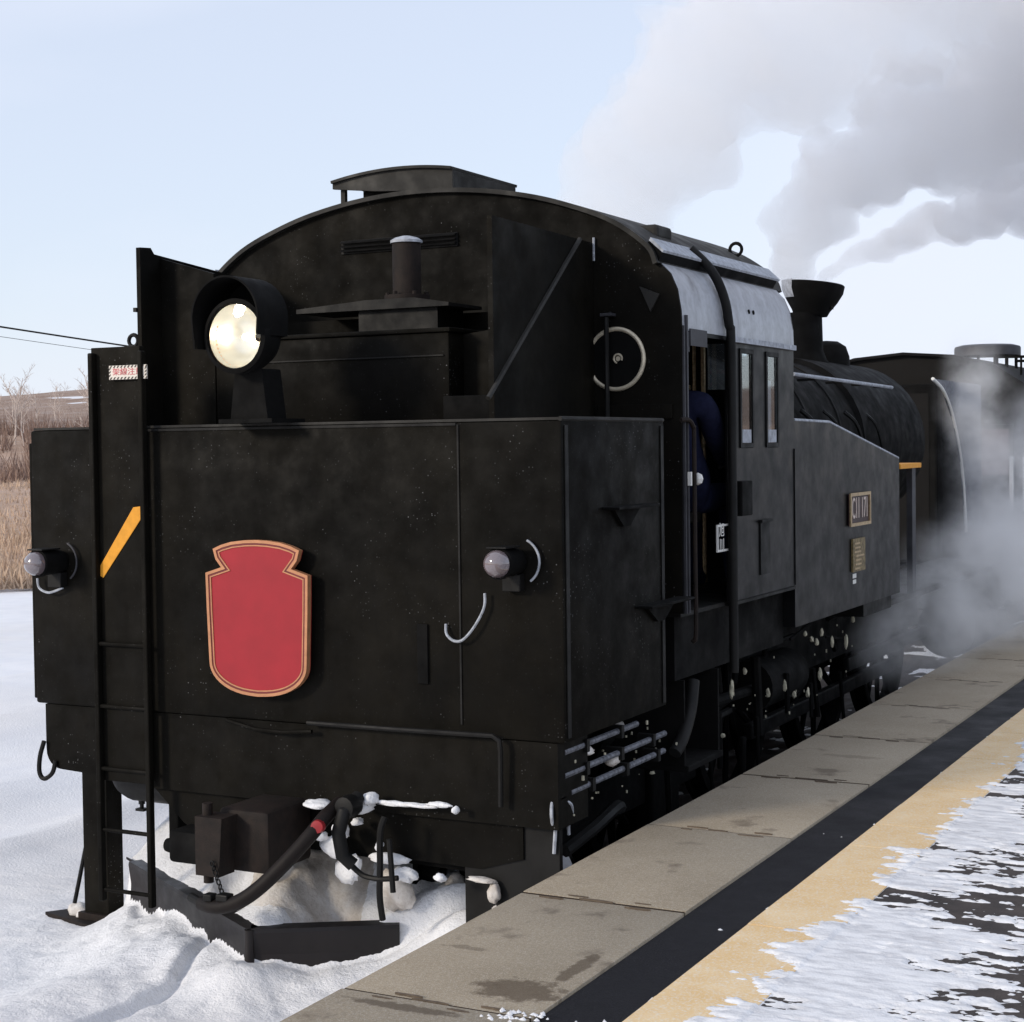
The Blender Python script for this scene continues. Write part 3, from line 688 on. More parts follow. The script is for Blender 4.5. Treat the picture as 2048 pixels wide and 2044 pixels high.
mb = MB(); mb.tube([(-0.10, -0.41, 0.483), (-0.20, -0.37, 0.492)], 0.020, 10); mb.box(0.0, 0.06, -0.465, -0.415, 0.52, 0.55, 0.006); mb.box(-0.075, -0.03, -0.455, -0.41, 0.51, 0.54, 0.006); P(mb, 'hose_coupling', 'black', hs)
mb = MB(); mb.lathe([(0, -0.03), (0.026, -0.026), (0.03, 0), (0.026, 0.026), (0, 0.03)], (0.40, -0.285, 0.835), (0.3, -1, 0.1), 14); P(mb, 'red_cock', 'redknob', hs, 40)
mb = MB(); mb.tube([(0.48, -0.10, 0.93), (0.47, -0.2, 0.88), (0.455, -0.22, 0.80), (0.46, -0.2, 0.70), (0.50, -0.18, 0.66)], 0.03, 10); mb.lathe([(0, -0.05), (0.045, -0.04), (0.05, 0.0), (0.045, 0.04), (0, 0.05)], (0.47, -0.16, 0.90), (0, 1, 0), 14); P(mb, 'angle_cock', 'black', None, 40)
mb = MB(); mb.tube(smooth_path([(0.62, -0.12, 0.86), (0.61, -0.14, 0.80), (0.60, -0.13, 0.66), (0.59, -0.12, 0.52), (0.59, -0.10, 0.42)]), 0.014, 8); mb.tube(smooth_path([(0.46, -0.13, 0.64), (0.52, -0.13, 0.605), (0.60, -0.13, 0.60), (0.68, -0.12, 0.61)]), 0.012, 8); P(mb, 'steam_heating_hose', 'black', None, 40)
mb = MB(); mb.tube([(0.665, -0.16, 0.78), (0.68, -0.16, 0.56)], 0.012, 8); P(mb, 'hanger_rod', 'black', None, 40)
mb = MB(); q0 = Vector((-0.055, -0.41, 0.66)); q1 = Vector((0.02, -0.425, 0.515))
for k in range(9):
    c = q0.lerp(q1, k/8); mb.torus(c, (1, 0.2, 0) if k % 2 else (0.2, 1, 0), 0.011, 0.0035, 12, 5)
P(mb, 'chain', 'black', cp)
# ---- marker lamps
for (lx, lz) in ((-1.225, 1.882), (1.19, 1.932)):
    s_ = 1 if lx > 0 else -1
    mb = MB(); mb.lathe([(0.0, -0.002), (0.05, -0.002), (0.056, -0.02), (0.058, -0.06), (0.058, -0.135), (0.064, -0.14), (0.064, -0.16), (0.056, -0.165)], (lx, 0, lz), (0, 1, 0), 30); lp = P(mb, 'marker_lamp', 'soot', None, 35)
    mb = MB(); mb.lathe([(0.056, -0.158), (0.054, -0.180), (0.044, -0.20), (0.026, -0.213), (0, -0.218)], (lx, 0, lz), (0, 1, 0), 30); P(mb, 'lens', 'lens', lp, 60)
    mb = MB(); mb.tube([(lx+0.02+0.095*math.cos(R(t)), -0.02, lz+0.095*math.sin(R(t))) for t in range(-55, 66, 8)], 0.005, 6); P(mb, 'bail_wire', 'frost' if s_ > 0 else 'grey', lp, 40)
    mb = MB(); mb.box(lx-0.04, lx+0.04, -0.05, -0.002, lz-0.12, lz-0.05, 0.004); P(mb, 'lamp_iron', 'black', lp)
    mb = MB(); mb.box(lx-0.045, lx+0.045, -0.175, -0.05, lz+0.060, lz+0.067, 0.002); P(mb, 'lamp_top', 'black', lp)
mb = MB(); mb.tube(smooth_path([(1.06, -0.03, 1.80), (1.055, -0.03, 1.74), (1.01, -0.035, 1.66), (0.955, -0.035, 1.605), (0.91, -0.03, 1.60), (0.875, -0.025, 1.625), (0.865, -0.012, 1.665)]), 0.006, 6); P(mb, 'lamp_cable', 'frost', None, 40)
mb = MB(); mb.tube(smooth_path([(-1.345, -0.03, 1.80), (-1.33, -0.035, 1.755), (-1.27, -0.035, 1.735), (-1.19, -0.03, 1.76)]), 0.006, 6); P(mb, 'lamp_cable', 'frost', None, 40)
# ---- cab
CY0, CY1 = 1.30, 3.0
arc = [(-1.30, 3.245), (-1.255, 3.335), (-1.08, 3.462), (-0.86, 3.553), (-0.62, 3.622), (-0.32, 3.672), (0.0, 3.690)]
arc = arc+[(-x, z) for (x, z) in arc[-2::-1]]
arc = [tuple(q)[:2] for q in smooth_path([(x, z, 0) for (x, z) in arc], 5)]
side_prof = [(1.405, 2.93), (1.402, 3.02), (1.385, 3.12), (1.352, 3.195), (1.305, 3.245)]
def wall_outline(zb): return [(-1.395, zb), (1.395, zb)]+side_prof[:-1]+arc[::-1]+[(-x, z) for (x, z) in side_prof[:-1]][::-1]
mb = MB(); mb.prism(wall_outline(1.60), 1, CY0, CY0+0.015); cabr = P(mb, 'cab_rear_wall', 'rear')
fw_ = CY1-0.015
mb = MB(); mb.prism([(-1.395, 2.45), (1.395, 2.45), (1.395, 2.70), (-1.395, 2.70)], 1, fw_, CY1)
mb.prism([(-1.39, 2.96)]+[(1.39, 2.96)]+side_prof[1:-1]+arc[::-1]+[(-x, z) for (x, z) in side_prof[1:-1]][::-1], 1, fw_, CY1)
for s_ in (1, -1):
    a_, b2 = sorted((s_*1.13, s_*1.395)); mb.box(a_, b2, fw_, CY1, 2.70, 2.96)
mb.box(-0.90, 0.90, fw_, CY1, 2.70, 2.96); cfw = P(mb, 'cab_front_wall', 'black')
for s_ in (1, -1):
    a_, b2 = sorted((s_*0.90, s_*1.13)); mb = MB(); mb.box(a_, b2, fw_+0.004, fw_+0.008, 2.70, 2.96); P(mb, 'front_pane', 'glass', cfw)
mb = MB(); mb.box(-1.38, 1.38, CY0+0.016, CY1-0.016, 1.58, 1.60); P(mb, 'cab_floor', 'black')
for s_ in (1, -1):
    def bx(mb, y0, y1, z0, z1, dx0=0.0, dx1=0.012):
        a, c = s_*(1.390+dx0), s_*(1.390+dx1); mb.box(min(a, c), max(a, c), y0, y1, z0, z1)
    mb = MB()
    bx(mb, CY0+0.001, 1.36, 1.60, 2.93); bx(mb, 1.92, CY1, 1.595, 2.37); bx(mb, 1.92, 2.10, 2.37, 2.93); bx(mb, 2.31, 2.51, 2.37, 2.88); bx(mb, 2.72, CY1, 2.37, 2.93); bx(mb, 2.10, 2.72, 2.88, 2.93); bx(mb, 1.36, 1.92, 2.91, 2.93)
    cs = P(mb, 'cab_side', 'side'); cs['label'] = 'cab side with doorway and two narrow windows'
    mb = MB(); pf = [(s_*x, z) for (x, z) in side_prof]
    mb.sheet(pf if s_ < 0 else pf[::-1], 1, CY0+0.016, CY1-0.001, 0.010); cu = P(mb, 'cab_upper_sheet', 'frostsheet', None, 50)
    mb = MB(); bx(mb, 1.93, CY1-0.002, 2.905, 2.932, 0.013, 0.03); P(mb, 'drip_strip', 'frost', cu)
    mb = MB()
    for yk in (2.28, 2.35): mb.lathe([(0, 0), (0.012, 0), (0.012, 0.006), (0, 0.008)], (s_*1.392, yk, 3.075), (s_, 0, 0.15), 10)
    P(mb, 'sheet_plug', 'soot', cu)
    for (ya, yb) in ((2.10, 2.31), (2.51, 2.72)):
        mb = MB()
        bx(mb, ya, ya+0.022, 2.372, 2.878, 0.001, 0.02); bx(mb, yb-0.022, yb, 2.372, 2.878, 0.001, 0.02); bx(mb, ya+0.023, yb-0.023, 2.372, 2.395, 0.001, 0.02); bx(mb, ya+0.023, yb-0.023, 2.855, 2.878, 0.001, 0.02)
        wf = P(mb, 'cab_window', 'black')
        mb = MB(); bx(mb, ya+0.023, yb-0.023, 2.396, 2.854, 0.006, 0.010); P(mb, 'pane', 'glass', wf)
        mb = MB(); bx(mb, ya+0.03, yb-0.03, 2.397, 2.465, 0.011, 0.013); P(mb, 'lower_reflection', 'frost', wf)  # pale strip painting the bright reflection low in the pane
    mb = MB(); bx(mb, 2.54, 2.695, 2.42, 2.73, -0.03, -0.02); P(mb, 'reflection_board', 'paleblue', cs)  # pale board behind the glass, its colour stands in for the sky's reflection
    # doorway trim, hand rails
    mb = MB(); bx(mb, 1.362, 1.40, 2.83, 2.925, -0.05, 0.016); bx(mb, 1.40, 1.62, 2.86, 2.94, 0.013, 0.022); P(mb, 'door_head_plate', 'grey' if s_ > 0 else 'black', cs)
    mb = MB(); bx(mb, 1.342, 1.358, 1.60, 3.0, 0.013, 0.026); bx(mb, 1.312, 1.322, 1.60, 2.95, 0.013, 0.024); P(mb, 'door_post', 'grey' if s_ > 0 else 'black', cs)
    mb = MB(); mb.tube(smooth_path([(s_*1.405, 1.28, 2.508), (s_*1.425, 1.33, 2.508), (s_*1.43, 1.375, 2.475), (s_*1.43, 1.385, 2.42), (s_*1.43, 1.385, 1.9), (s_*1.43, 1.385, 1.50), (s_*1.41, 1.385, 1.47)], 4), 0.011, 8); P(mb, 'grab_rail', 'rust', None, 40)
    mb = MB(); mb.tube(smooth_path([(s_*1.27, 1.77, 3.36), (s_*1.36, 1.83, 3.25), (s_*1.412, 1.86, 3.12), (s_*1.43, 1.88, 2.98), (s_*1.435, 1.895, 2.8), (s_*1.435, 1.895, 1.25)], 5), 0.024, 10); P(mb, 'down_pipe', 'black', None, 40)
    mb = MB(); mb.box(min(s_*1.41, s_*1.47), max(s_*1.41, s_*1.47), 1.94, 2.10, 2.03, 2.205, 0.006); P(mb, 'junction_box', 'soot')
    mb = MB(); bx(mb, 2.395, 2.55, 1.70, 1.975, 0.013, 0.02); bx(mb, 2.38, 2.56, 1.976, 1.99, 0.013, 0.035); P(mb, 'cover_plate', 'black', cs)
    mb = MB(); bx(mb, 1.93, 2.985, 1.578, 1.594, -0.01, 0.022); P(mb, 'sill_angle', 'black', cs)
    mb = MB(); bx(mb, 2.988, 2.996, 1.60, 2.36, 0.013, 0.018); P(mb, 'plate_seam', 'soot', cs)
# allocation plate in its white holder, beside the down pipe
mb = MB()
for (y0, y1, z0, z1) in ((1.745, 1.757, 1.86, 1.995), (1.757, 1.97, 1.985, 1.995), (1.757, 1.97, 1.86, 1.87), (1.97, 1.982, 1.86, 1.995)): mb.box(1.402, 1.410, y0, y1, z0, z1)
mb.box(1.4015, 1.406, 1.985, 2.035, 1.885, 1.995)
dg = P(mb, 'depot_plate', 'white')
text_part('depot_characters', '旭\n川', 0.075, (1.411, 1.80, 1.926), (0, 1, 0), (0, 0, 1), 0.001, 'white', dg, 1.0)
mb = MB(); mb.box(1.415, 1.432, 1.335, 1.35, 2.20, 2.265); mb.lathe([(0, 0.03), (0.02, 0.02), (0.026, 0), (0.02, -0.02), (0, -0.03)], (1.43, 1.43, 2.23), (0, 0, 1), 10); P(mb, 'white_tag', 'white')
mb = MB(); mb.tube([(1.44, 1.895, 2.205), (1.44, 1.895, 2.05)], 0.005, 6); mb.tube([(1.44, 1.885, 2.05), (1.44, 1.885, 1.95)], 0.0, 4) if False else None; P(mb, 'white_streak', 'frost')
# number plate C11 171 and maker's plate on the side tanks
for s_ in (1, -1):
    xf = s_*1.402
    def pb(mb, y0, y1, z0, z1, d0, d1): mb.box(min(s_*(1.402+d0), s_*(1.402+d1)), max(s_*(1.402+d0), s_*(1.402+d1)), y0, y1, z0, z1)
    mb = MB(); pb(mb, 4.065, 4.505, 1.875, 2.07, 0.001, 0.012); npz = P(mb, 'number_plate', 'platered')
    mb = MB(); pb(mb, 4.055, 4.515, 2.056, 2.076, 0.012, 0.022); pb(mb, 4.055, 4.515, 1.869, 1.889, 0.012, 0.022); pb(mb, 4.055, 4.077, 1.8895, 2.0555, 0.012, 0.022); pb(mb, 4.493, 4.515, 1.8895, 2.0555, 0.012, 0.022); P(mb, 'plate_rim', 'brass', npz)
    text_part('digit', 'C11 171', 0.185, (s_*1.415, 4.285, 1.974), (0, s_, 0), (0, 0, 1), 0.003, 'brasspale', npz, 0.57, each=True)
    mb = MB(); pb(mb, 4.125, 4.40, 1.585, 1.79, 0.001, 0.014); mb2 = P(mb, 'maker_plate', 'brassdark')
    mb = MB(); rr = random.Random(4)
    for k in range(7):
        z = 1.765-k*0.026; y = 4.15+rr.uniform(0, 0.03); pb(mb, y, y+rr.uniform(0.1, 0.2), z-0.010, z, 0.0145, 0.018)
    P(mb, 'plate_lettering', 'brass', mb2)
    mb = MB(); pb(mb, 4.15, 4.23, 1.545, 1.572, 0.001, 0.003); pb(mb, 4.155, 4.225, 1.51, 1.535, 0.001, 0.003); P(mb, 'white_stencil', 'white')
# rear wall fittings: round windows, hand rail, louvre
for s_ in (1, -1):
    xc = s_*1.073
    mb = MB(); mb.torus((xc, CY0-0.006, 2.803), (0, 1, 0), 0.143, 0.011, 48, 8); rw = P(mb, 'round_window', 'ring', None, 60)
    mb = MB(); mb.lathe([(0, 0), (0.136, 0), (0.136, 0.006), (0, 0.006)], (xc, CY0-0.008, 2.803), (0, 1, 0), 40); P(mb, 'pane', 'lens' if False else 'soot', rw)
    mb = MB(); mb.torus((xc+0.014, CY0-0.014, 2.805), (0, 1, 0), 0.021, 0.005, 20, 6, R(150), R(430)); mb.lathe([(0, 0), (0.012, 0.002), (0.012, 0.006)], (xc+0.014, CY0-0.016, 2.805), (0, 1, 0), 12); P(mb, 'hub', 'ring', rw, 60)
    mb = MB(); mb.tube([(s_*1.045, CY0-0.05, 2.51), (s_*1.045, CY0-0.05, 3.0)], 0.0125, 8); mb.tube([(s_*1.045, CY0-0.05, 3.0), (s_*1.045, CY0, 3.02)], 0.012, 8); P(mb, 'hand_rail', 'black', None, 40)
    mb = MB(); mb.box(s_*1.045-0.03, s_*1.045+0.03, CY0-0.06, CY0-0.001, 3.005, 3.02, 0.003); P(mb, 'rail_bracket', 'grey')
mb = MB(); mb.tube([(0.967, CY0-0.012, 3.275), (0.967, CY0-0.012, 3.385)], 0.006, 6); P(mb, 'bright_rod', 'frost')
mb = MB(); mb.box(-0.465, 0.222, CY0-0.008, CY0-0.001, 3.395, 3.465, 0.002); lv = P(mb, 'rear_louvre', 'black')
for k in range(3):
    mb = MB(); mb.prism([(CY0-0.028, 3.405+k*0.021), (CY0-0.009, 3.417+k*0.021), (CY0-0.009, 3.421+k*0.021), (CY0-0.03, 3.409+k*0.021)], 0, -0.46, 0.217); P(mb, 'louvre_slat', 'black', lv)
mb = MB(); mb.box(0.10, 0.55, CY0-0.03, CY0-0.001, 2.515, 2.60, 0.003); mb.box(0.98, 1.36, CY0-0.02, CY0-0.001, 2.515, 2.585, 0.003); P(mb, 'wall_angle', 'rear')
mb = MB(); mb.prism([(1.20, 3.14), (1.30, 3.10), (1.255, 3.02)], 1, CY0-0.012, CY0-0.001); P(mb, 'lamp_bracket', 'roof')
# roof
mb = MB(); mb.sheet(arc[::-1], 1, CY0-0.035, CY1+0.12, -0.022); roof = P(mb, 'cab_roof', 'roof', None, 50)
for s_ in (1, -1):
    mb = MB(); mb.prism([(s_*1.255, 3.352), (s_*1.322, 3.292), (s_*1.328, 3.302), (s_*1.262, 3.366)], 1, 1.28, 3.0); P(mb, 'roof_gutter', 'frost', roof)
    mb = MB(); mb.prism([(s_*1.20, 3.32), (s_*1.296, 3.252), (s_*1.318, 3.290), (s_*1.254, 3.350)], 1, 1.29, 2.97); P(mb, 'gutter_underside', 'soot', roof)
mb = MB(); mb.torus((1.12, 2.86, 3.47), (0, 1, 0), 0.035, 0.010, 16, 6, 0, math.pi*2); P(mb, 'lifting_ring', 'soot', roof)
mb = MB(); mb.box(1.02, 1.16, 1.62, 1.82, 3.40, 3.475, 0.02); P(mb, 'roof_hatch', 'roof', roof)
# roof ventilator: shallow arched box on legs
vw = 0.355; vx0 = -0.155; vy0, vy1 = 1.29, 1.98
va = [(vx0-vw+2*vw*k/16, 3.775+0.040*(1-((k-9)/9)**2)) for k in range(17)]
mb = MB(); mb.sheet(va[::-1], 1, vy0-0.02, vy1+0.02, -0.014)
mb.prism(va+[(vx0+vw, 3.672), (vx0-0.10, 3.705), (vx0-vw, 3.735)], 1, vy0, vy0+0.018)
vent = P(mb, 'roof_ventilator', 'roof')
mb = MB(); mb.prism([(vy0+0.019, 3.62), (vy1, 3.62), (vy1, 3.775), (vy0+0.019, 3.775)], 0, vx0+vw-0.016, vx0+vw); P(mb, 'ventilator_side', 'roof', vent)
mb = MB(); mb.box(vx0-0.20, vx0+vw-0.02, vy0+0.05, vy1-0.03, 3.62, 3.77); P(mb, 'ventilator_base', 'soot', vent)
mb = MB(); mb.box(vx0-vw+0.03, vx0-vw+0.055, vy0+0.03, vy0+0.055, 3.60, 3.77); P(mb, 'ventilator_leg', 'roof', vent)
# inside the cab
mb = MB(); mb.lathe([(0, 0), (0.52, 0), (0.52, 0.35)], (0, 2.64, 2.25), (0, 1, 0), 28); P(mb, 'boiler_backhead', 'soot', None, 40)
mb = MB(); mb.torus((0.72, 2.55, 2.78), (0, 1, 0.2), 0.055, 0.010, 16, 6); mb.tube([(0.60, 2.6, 2.82), (0.95, 2.55, 2.82)], 0.012, 6); P(mb, 'valve_wheel', 'redknob')
mb = MB(); mb.tube([(0.55, 2.6, 2.70), (0.98, 2.5, 2.70)], 0.014, 6); mb.tube([(0.60, 2.55, 2.66), (1.0, 2.45, 2.66)], 0.010, 6); mb.tube([(0.905, 2.9, 1.61), (0.905, 2.9, 3.0)], 0.014, 8); mb.tube([(0.86, 2.88, 2.6), (0.86, 2.88, 3.0)], 0.011, 8); P(mb, 'injector_pipe', 'brass', None, 40)
mb = MB(); mb.box(0.955, 1.01, 2.86, 2.88, 2.38, 2.43, 0.003); P(mb, 'white_notice', 'white')
mb = MB(); mb.box(0.80, 1.25, 1.55, 1.95, 2.0, 2.05, 0.01); mb.box(0.98, 1.06, 1.70, 1.80, 1.61, 2.0); P(mb, 'driver_seat', 'soot')
# ---- side tanks, running plate, boiler
for s_ in (1, -1):
    mb = MB(); mb.prism([(3.004, 1.36), (5.32, 1.36), (5.32, 2.27), (3.70, 2.505), (3.004, 2.515)], 0, s_*0.74, s_*1.40)
    stk = P(mb, 'side_tank', 'side')
    mb = MB(); mb.tube([(s_*1.392, 3.02, 2.52), (s_*1.392, 3.70, 2.512), (s_*1.392, 5.315, 2.277)], 0.010, 6); P(mb, 'tank_beading', 'frost', stk)
    mb = MB(); mb.box(min(s_*0.8, s_*1.36), max(s_*0.8, s_*1.36), 4.55, 5.24, 1.265, 1.358); P(mb, 'tank_bracket', 'black', stk)
    mb = MB(); mb.box(min(s_*0.85, s_*1.33), max(s_*0.85, s_*1.33), 1.36, 3.0, 1.27, 1.575); P(mb, 'cab_valance', 'soot')
    mb = MB(); mb.box(min(s_*0.7, s_*1.32), max(s_*0.7, s_*1.32), 5.34, 9.6, 1.26, 1.30); P(mb, 'running_plate', 'black')
    mb = MB(); mb.tube([(s_*0.73, 5.1, 2.86), (s_*0.74, 6.4, 2.845), (s_*0.74, 7.7, 2.83)], 0.014, 8); hb = P(mb, 'boiler_rail', 'frost', None, 40)
    for yk in (5.6, 6.3, 7.0, 7.65):
        mb = MB(); mb.tube([(s_*0.60, yk, 2.84), (s_*0.735, yk, 2.845)], 0.014, 6); P(mb, 'rail_stanchion', 'black', hb)
    mb = MB(); mb.box(min(s_*1.25, s_*1.40), max(s_*1.25, s_*1.40), 5.36, 5.95, 2.20, 2.235, 0.004); yb_ = P(mb, 'yellow_step_edge', 'yellow')
    mb = MB(); mb.box(min(s_*1.32, s_*1.36), max(s_*1.32, s_*1.36), 5.84, 5.94, 1.31, 2.198); P(mb, 'step_post', 'grey', yb_)
    mb = MB(); mb.box(min(s_*1.15, s_*1.25), max(s_*1.15, s_*1.25), 5.4, 5.9, 1.31, 2.2); P(mb, 'air_pump', 'soot', yb_)
    # smoke deflector
    mb = MB(); mb.prism([(7.35, 2.88), (9.2, 2.88), (9.2, 1.6), (8.55, 1.6), (8.40, 2.15), (8.10, 2.55), (7.75, 2.78)], 0, s_*1.14, s_*1.152); df = P(mb, 'smoke_deflector', 'pipefrost'); df['label'] = 'grey frosted smoke deflector plate beside the smokebox'
    mb = MB(); mb.tube(smooth_path([(s_*1.156, 7.35, 2.88), (s_*1.156, 7.75, 2.78), (s_*1.156, 8.10, 2.55), (s_*1.156, 8.40, 2.15), (s_*1.156, 8.55, 1.6)]), 0.014, 6); P(mb, 'deflector_edge', 'white', df)
mb = MB(); mb.lathe([(0, 0), (0.66, 0), (0.66, 4.0), (0.70, 4.02), (0.70, 6.0), (0.66, 6.1), (0.3, 6.2), (0, 6.22)], (0, 3.0, 2.38), (0, 1, 0), 48); boiler = P(mb, 'boiler', 'soot', None, 35)
for yk in (3.9, 4.8, 5.7, 6.5):
    mb = MB(); mb.torus((0, yk, 2.38), (0, 1, 0), 0.665, 0.009, 48, 6); P(mb, 'boiler_band', 'black', boiler)
for s_ in (1,):
    mb = MB()
    for k in range(5):
        y = 5.0+k*0.55; mb.tube(smooth_path([(0.64, y, 2.62), (0.72, y+0.1, 2.5), (0.74, y+0.25, 2.2), (0.70, y+0.3, 1.9)]), 0.013+0.004*(k % 2), 6)
    P(mb, 'sand_pipe', 'black', boiler, 40)
mb = MB(); mb.lathe([(0.40, -0.12), (0.37, 0.0), (0.34, 0.18), (0.28, 0.27), (0.15, 0.32), (0, 0.33)], (0, 5.0, 3.04), seg=32); P(mb, 'steam_dome', 'soot', boiler, 40)
mb = MB(); mb.lathe([(0.26, -0.08), (0.18, 0.02), (0.150, 0.10), (0.142, 0.42)], (0, 7.72, 3.06), seg=32); ch = P(mb, 'chimney', 'soot', None, 40)
mb = MB(); mb.lathe([(0.142, 0.40), (0.16, 0.44), (0.215, 0.52), (0.255, 0.60), (0.262, 0.66), (0.25, 0.67), (0.20, 0.62), (0.14, 0.58)], (0, 7.72, 3.06), (0.10, 0.05, 1), 32); P(mb, 'chimney_cap', 'soot', ch, 40)
mb = MB(); mb.lathe([(0.222, 0.53), (0.262, 0.605), (0.268, 0.672), (0.24, 0.680)], (0, 7.72, 3.06), (0.10, 0.05, 1), 24, R(60), R(200)); P(mb, 'cap_frost', 'frost', ch, 60)
mb = MB(); mb.box(0.10, 0.235, 7.70, 7.76, 3.50, 3.53); P(mb, 'cap_bracket', 'soot', ch)
mb = MB(); mb.lathe([(0.21, -0.1), (0.20, 0.1), (0.17, 0.19), (0.10, 0.235), (0, 0.245)], (0, 8.33, 3.03), seg=28); P(mb, 'feedwater_dome', 'soot', None, 40)
# ---- wheels, frames, gear under the right side
def wheel(x, y, r_, name, parent_mat='soot', spokes=12):
    s_ = 1 if x > 0 else -1
    mb = MB(); mb.lathe([(r_-0.07, -0.06), (r_+0.028, -0.06), (r_+0.028, -0.035), (r_, -0.03), (r_-0.004, 0.06), (r_-0.07, 0.06), (r_-0.07, -0.06)], (x, y, r_+0.065), (s_, 0, 0), 40); w = P(mb, name, 'soot', None, 35)
    mb = MB(); mb.lathe([(0, 0.075), (0.11, 0.07), (0.12, -0.05)], (x, y, r_+0.065), (s_, 0, 0), 20)
    for k in range(spokes):
        a = 2*math.pi*k/spokes; mb.tube([(x, y+0.1*math.cos(a), r_+0.065+0.1*math.sin(a)), (x, y+(r_-0.06)*math.cos(a), r_+0.065+(r_-0.06)*math.sin(a))], 0.028, 6, 0.02)
    P(mb, 'wheel_spokes', parent_mat, w)
    return w
for s_ in (1, -1):
    for y, r_ in ((0.72, 0.40), (2.3, 0.40)): wheel(s_*0.56, y, r_, 'truck_wheel', spokes=9)
    for y in (4.15, 6.05, 7.85): wheel(s_*0.56, y, 0.72, 'driving_wheel')
    mb = MB(); mb.box(min(s_*0.40, s_*0.44), max(s_*0.40, s_*0.44), 0.3, 9.4, 0.62, 1.2); P(mb, 'main_frame', 'soot')
    mb = MB(); mb.box(min(s_*0.80, s_*0.86), max(s_*0.80, s_*0.86), 0.30, 2.85, 0.50, 0.74, 0.01); mb.box(min(s_*0.80, s_*0.90), max(s_*0.80, s_*0.90), 0.52, 0.92, 0.36, 0.80, 0.02); mb.box(min(s_*0.80, s_*0.90), max(s_*0.80, s_*0.90), 2.1, 2.5, 0.36, 0.80, 0.02); P(mb, 'truck_frame', 'soot')
    mb = MB(); mb.lathe([(0, 0), (0.25, 0), (0.25, 0.9), (0.2, 0.95), (0, 0.95)], (s_*1.02, 8.4, 0.78), (0, 1, 0), 28); P(mb, 'cylinder', 'soot', None, 40)
    mb = MB(); mb.box(min(s_*0.70, s_*0.76), max(s_*0.70, s_*0.76), 4.1, 7.9, 0.50, 0.60, 0.01); mb.box(min(s_*0.8, s_*0.85), max(s_*0.8, s_*0.85), 6.0, 8.4, 0.70, 0.80, 0.01); P(mb, 'coupling_rod', 'black')
    for (z, x, y0, y1) in ((1.150, 1.352, 0.08, 0.84), (1.054, 1.352, 0.08, 1.17), (0.975, 1.35, 0.14, 1.16)):
        mb = MB(); mb.tube([(s_*x, y0, z), (s_*x, y1, z)], 0.014, 8); pz = P(mb, 'frosted_pipe', 'pipefrost', None, 40)
        mb = MB()
        for yk in np.arange(y0+0.2, y1, 0.36): mb.box(min(s_*(x-0.06), s_*(x+0.022)), max(s_*(x-0.06), s_*(x+0.022)), yk-0.014, yk+0.014, z-0.03, z+0.025)
        P(mb, 'pipe_clip', 'black', pz)
    mb = MB(); mb.tube(smooth_path([(s_*1.35, 1.55, 1.25), (s_*1.36, 1.48, 1.12), (s_*1.36, 1.38, 1.0), (s_*1.35, 1.30, 0.94)]), 0.032, 10); P(mb, 'feed_hose', 'black', None, 40)
    mb = MB(); mb.box(min(s_*0.95, s_*1.38), max(s_*0.95, s_*1.38), 1.40, 1.88, 0.83, 0.86, 0.004); mb.box(min(s_*1.0, s_*1.36), max(s_*1.0, s_*1.36), 1.86, 1.88, 0.86, 1.27); mb.box(min(s_*1.0, s_*1.36), max(s_*1.0, s_*1.36), 1.40, 1.415, 0.86, 1.27); P(mb, 'cab_step', 'soot')
    mb = MB(); mb.box(min(s_*0.90, s_*1.34), max(s_*0.90, s_*1.34), 0.06, 0.09, 0.30, 0.85); mb.box(min(s_*0.94, s_*1.33), max(s_*0.94, s_*1.33), -0.10, 0.06, 0.34, 0.365, 0.004); P(mb, 'rear_step', 'black') if s_ > 0 else mb.bm.free()
    mb = MB(); mb.tube([(s_*1.28, 2.42, 1.372), (s_*1.28, 2.86, 1.358)], 0.013, 6); mb.tube([(s_*1.28, 2.33, 1.42), (s_*1.28, 2.42, 1.372)], 0.009, 6); P(mb, 'frosted_lever', 'frost', None, 40)
    mb = MB(); mb.tube([(s_*1.15, 1.95, 1.03), (s_*1.15, 3.0, 1.0)], 0.03, 8); mb.tube([(s_*1.2, 2.9, 1.2), (s_*1.2, 2.95, 0.75)], 0.03, 8); mb.lathe([(0, 0), (0.15, 0), (0.15, 0.7), (0, 0.7)], (s_*1.05, 3.2, 0.98), (0, 1, 0), 20); P(mb, 'brake_gear', 'soot', None, 40)
mb = MB(); mb.box(-0.38, 0.38, 1.5, 6.6, 0.30, 1.5); P(mb, 'frame_light_block', 'soot')  # dark box added between the frames to block light through the wheels
mb = MB(); mb.box(0.88, 0.96, 3.3, 7.6, 0.9, 1.26); mb.box(-0.96, -0.88, 3.3, 7.6, 0.9, 1.26); P(mb, 'splasher', 'soot')
def blob(mb, c, sx_, sy_, sz_, seed):
    rg = random.Random(seed); r_ = bmesh.ops.create_icosphere(mb.bm, subdivisions=3, radius=1)
    P_ = np.array([v.co[:] for v in r_['verts']]); o_ = seed*3.7
    d = 0.45+1.0*fbm(P_[:, 0]*1.6+o_+P_[:, 2], P_[:, 1]*1.6+P_[:, 2]*1.3+o_, 4, seed, 0.65)
    for v, k in zip(r_['verts'], d):
        v.co = Vector((c[0]+v.co.x*sx_*k, c[1]+v.co.y*sy_*k, c[2]+v.co.z*sz_*k*(1.0 if v.co.z > 0 else 0.7)))
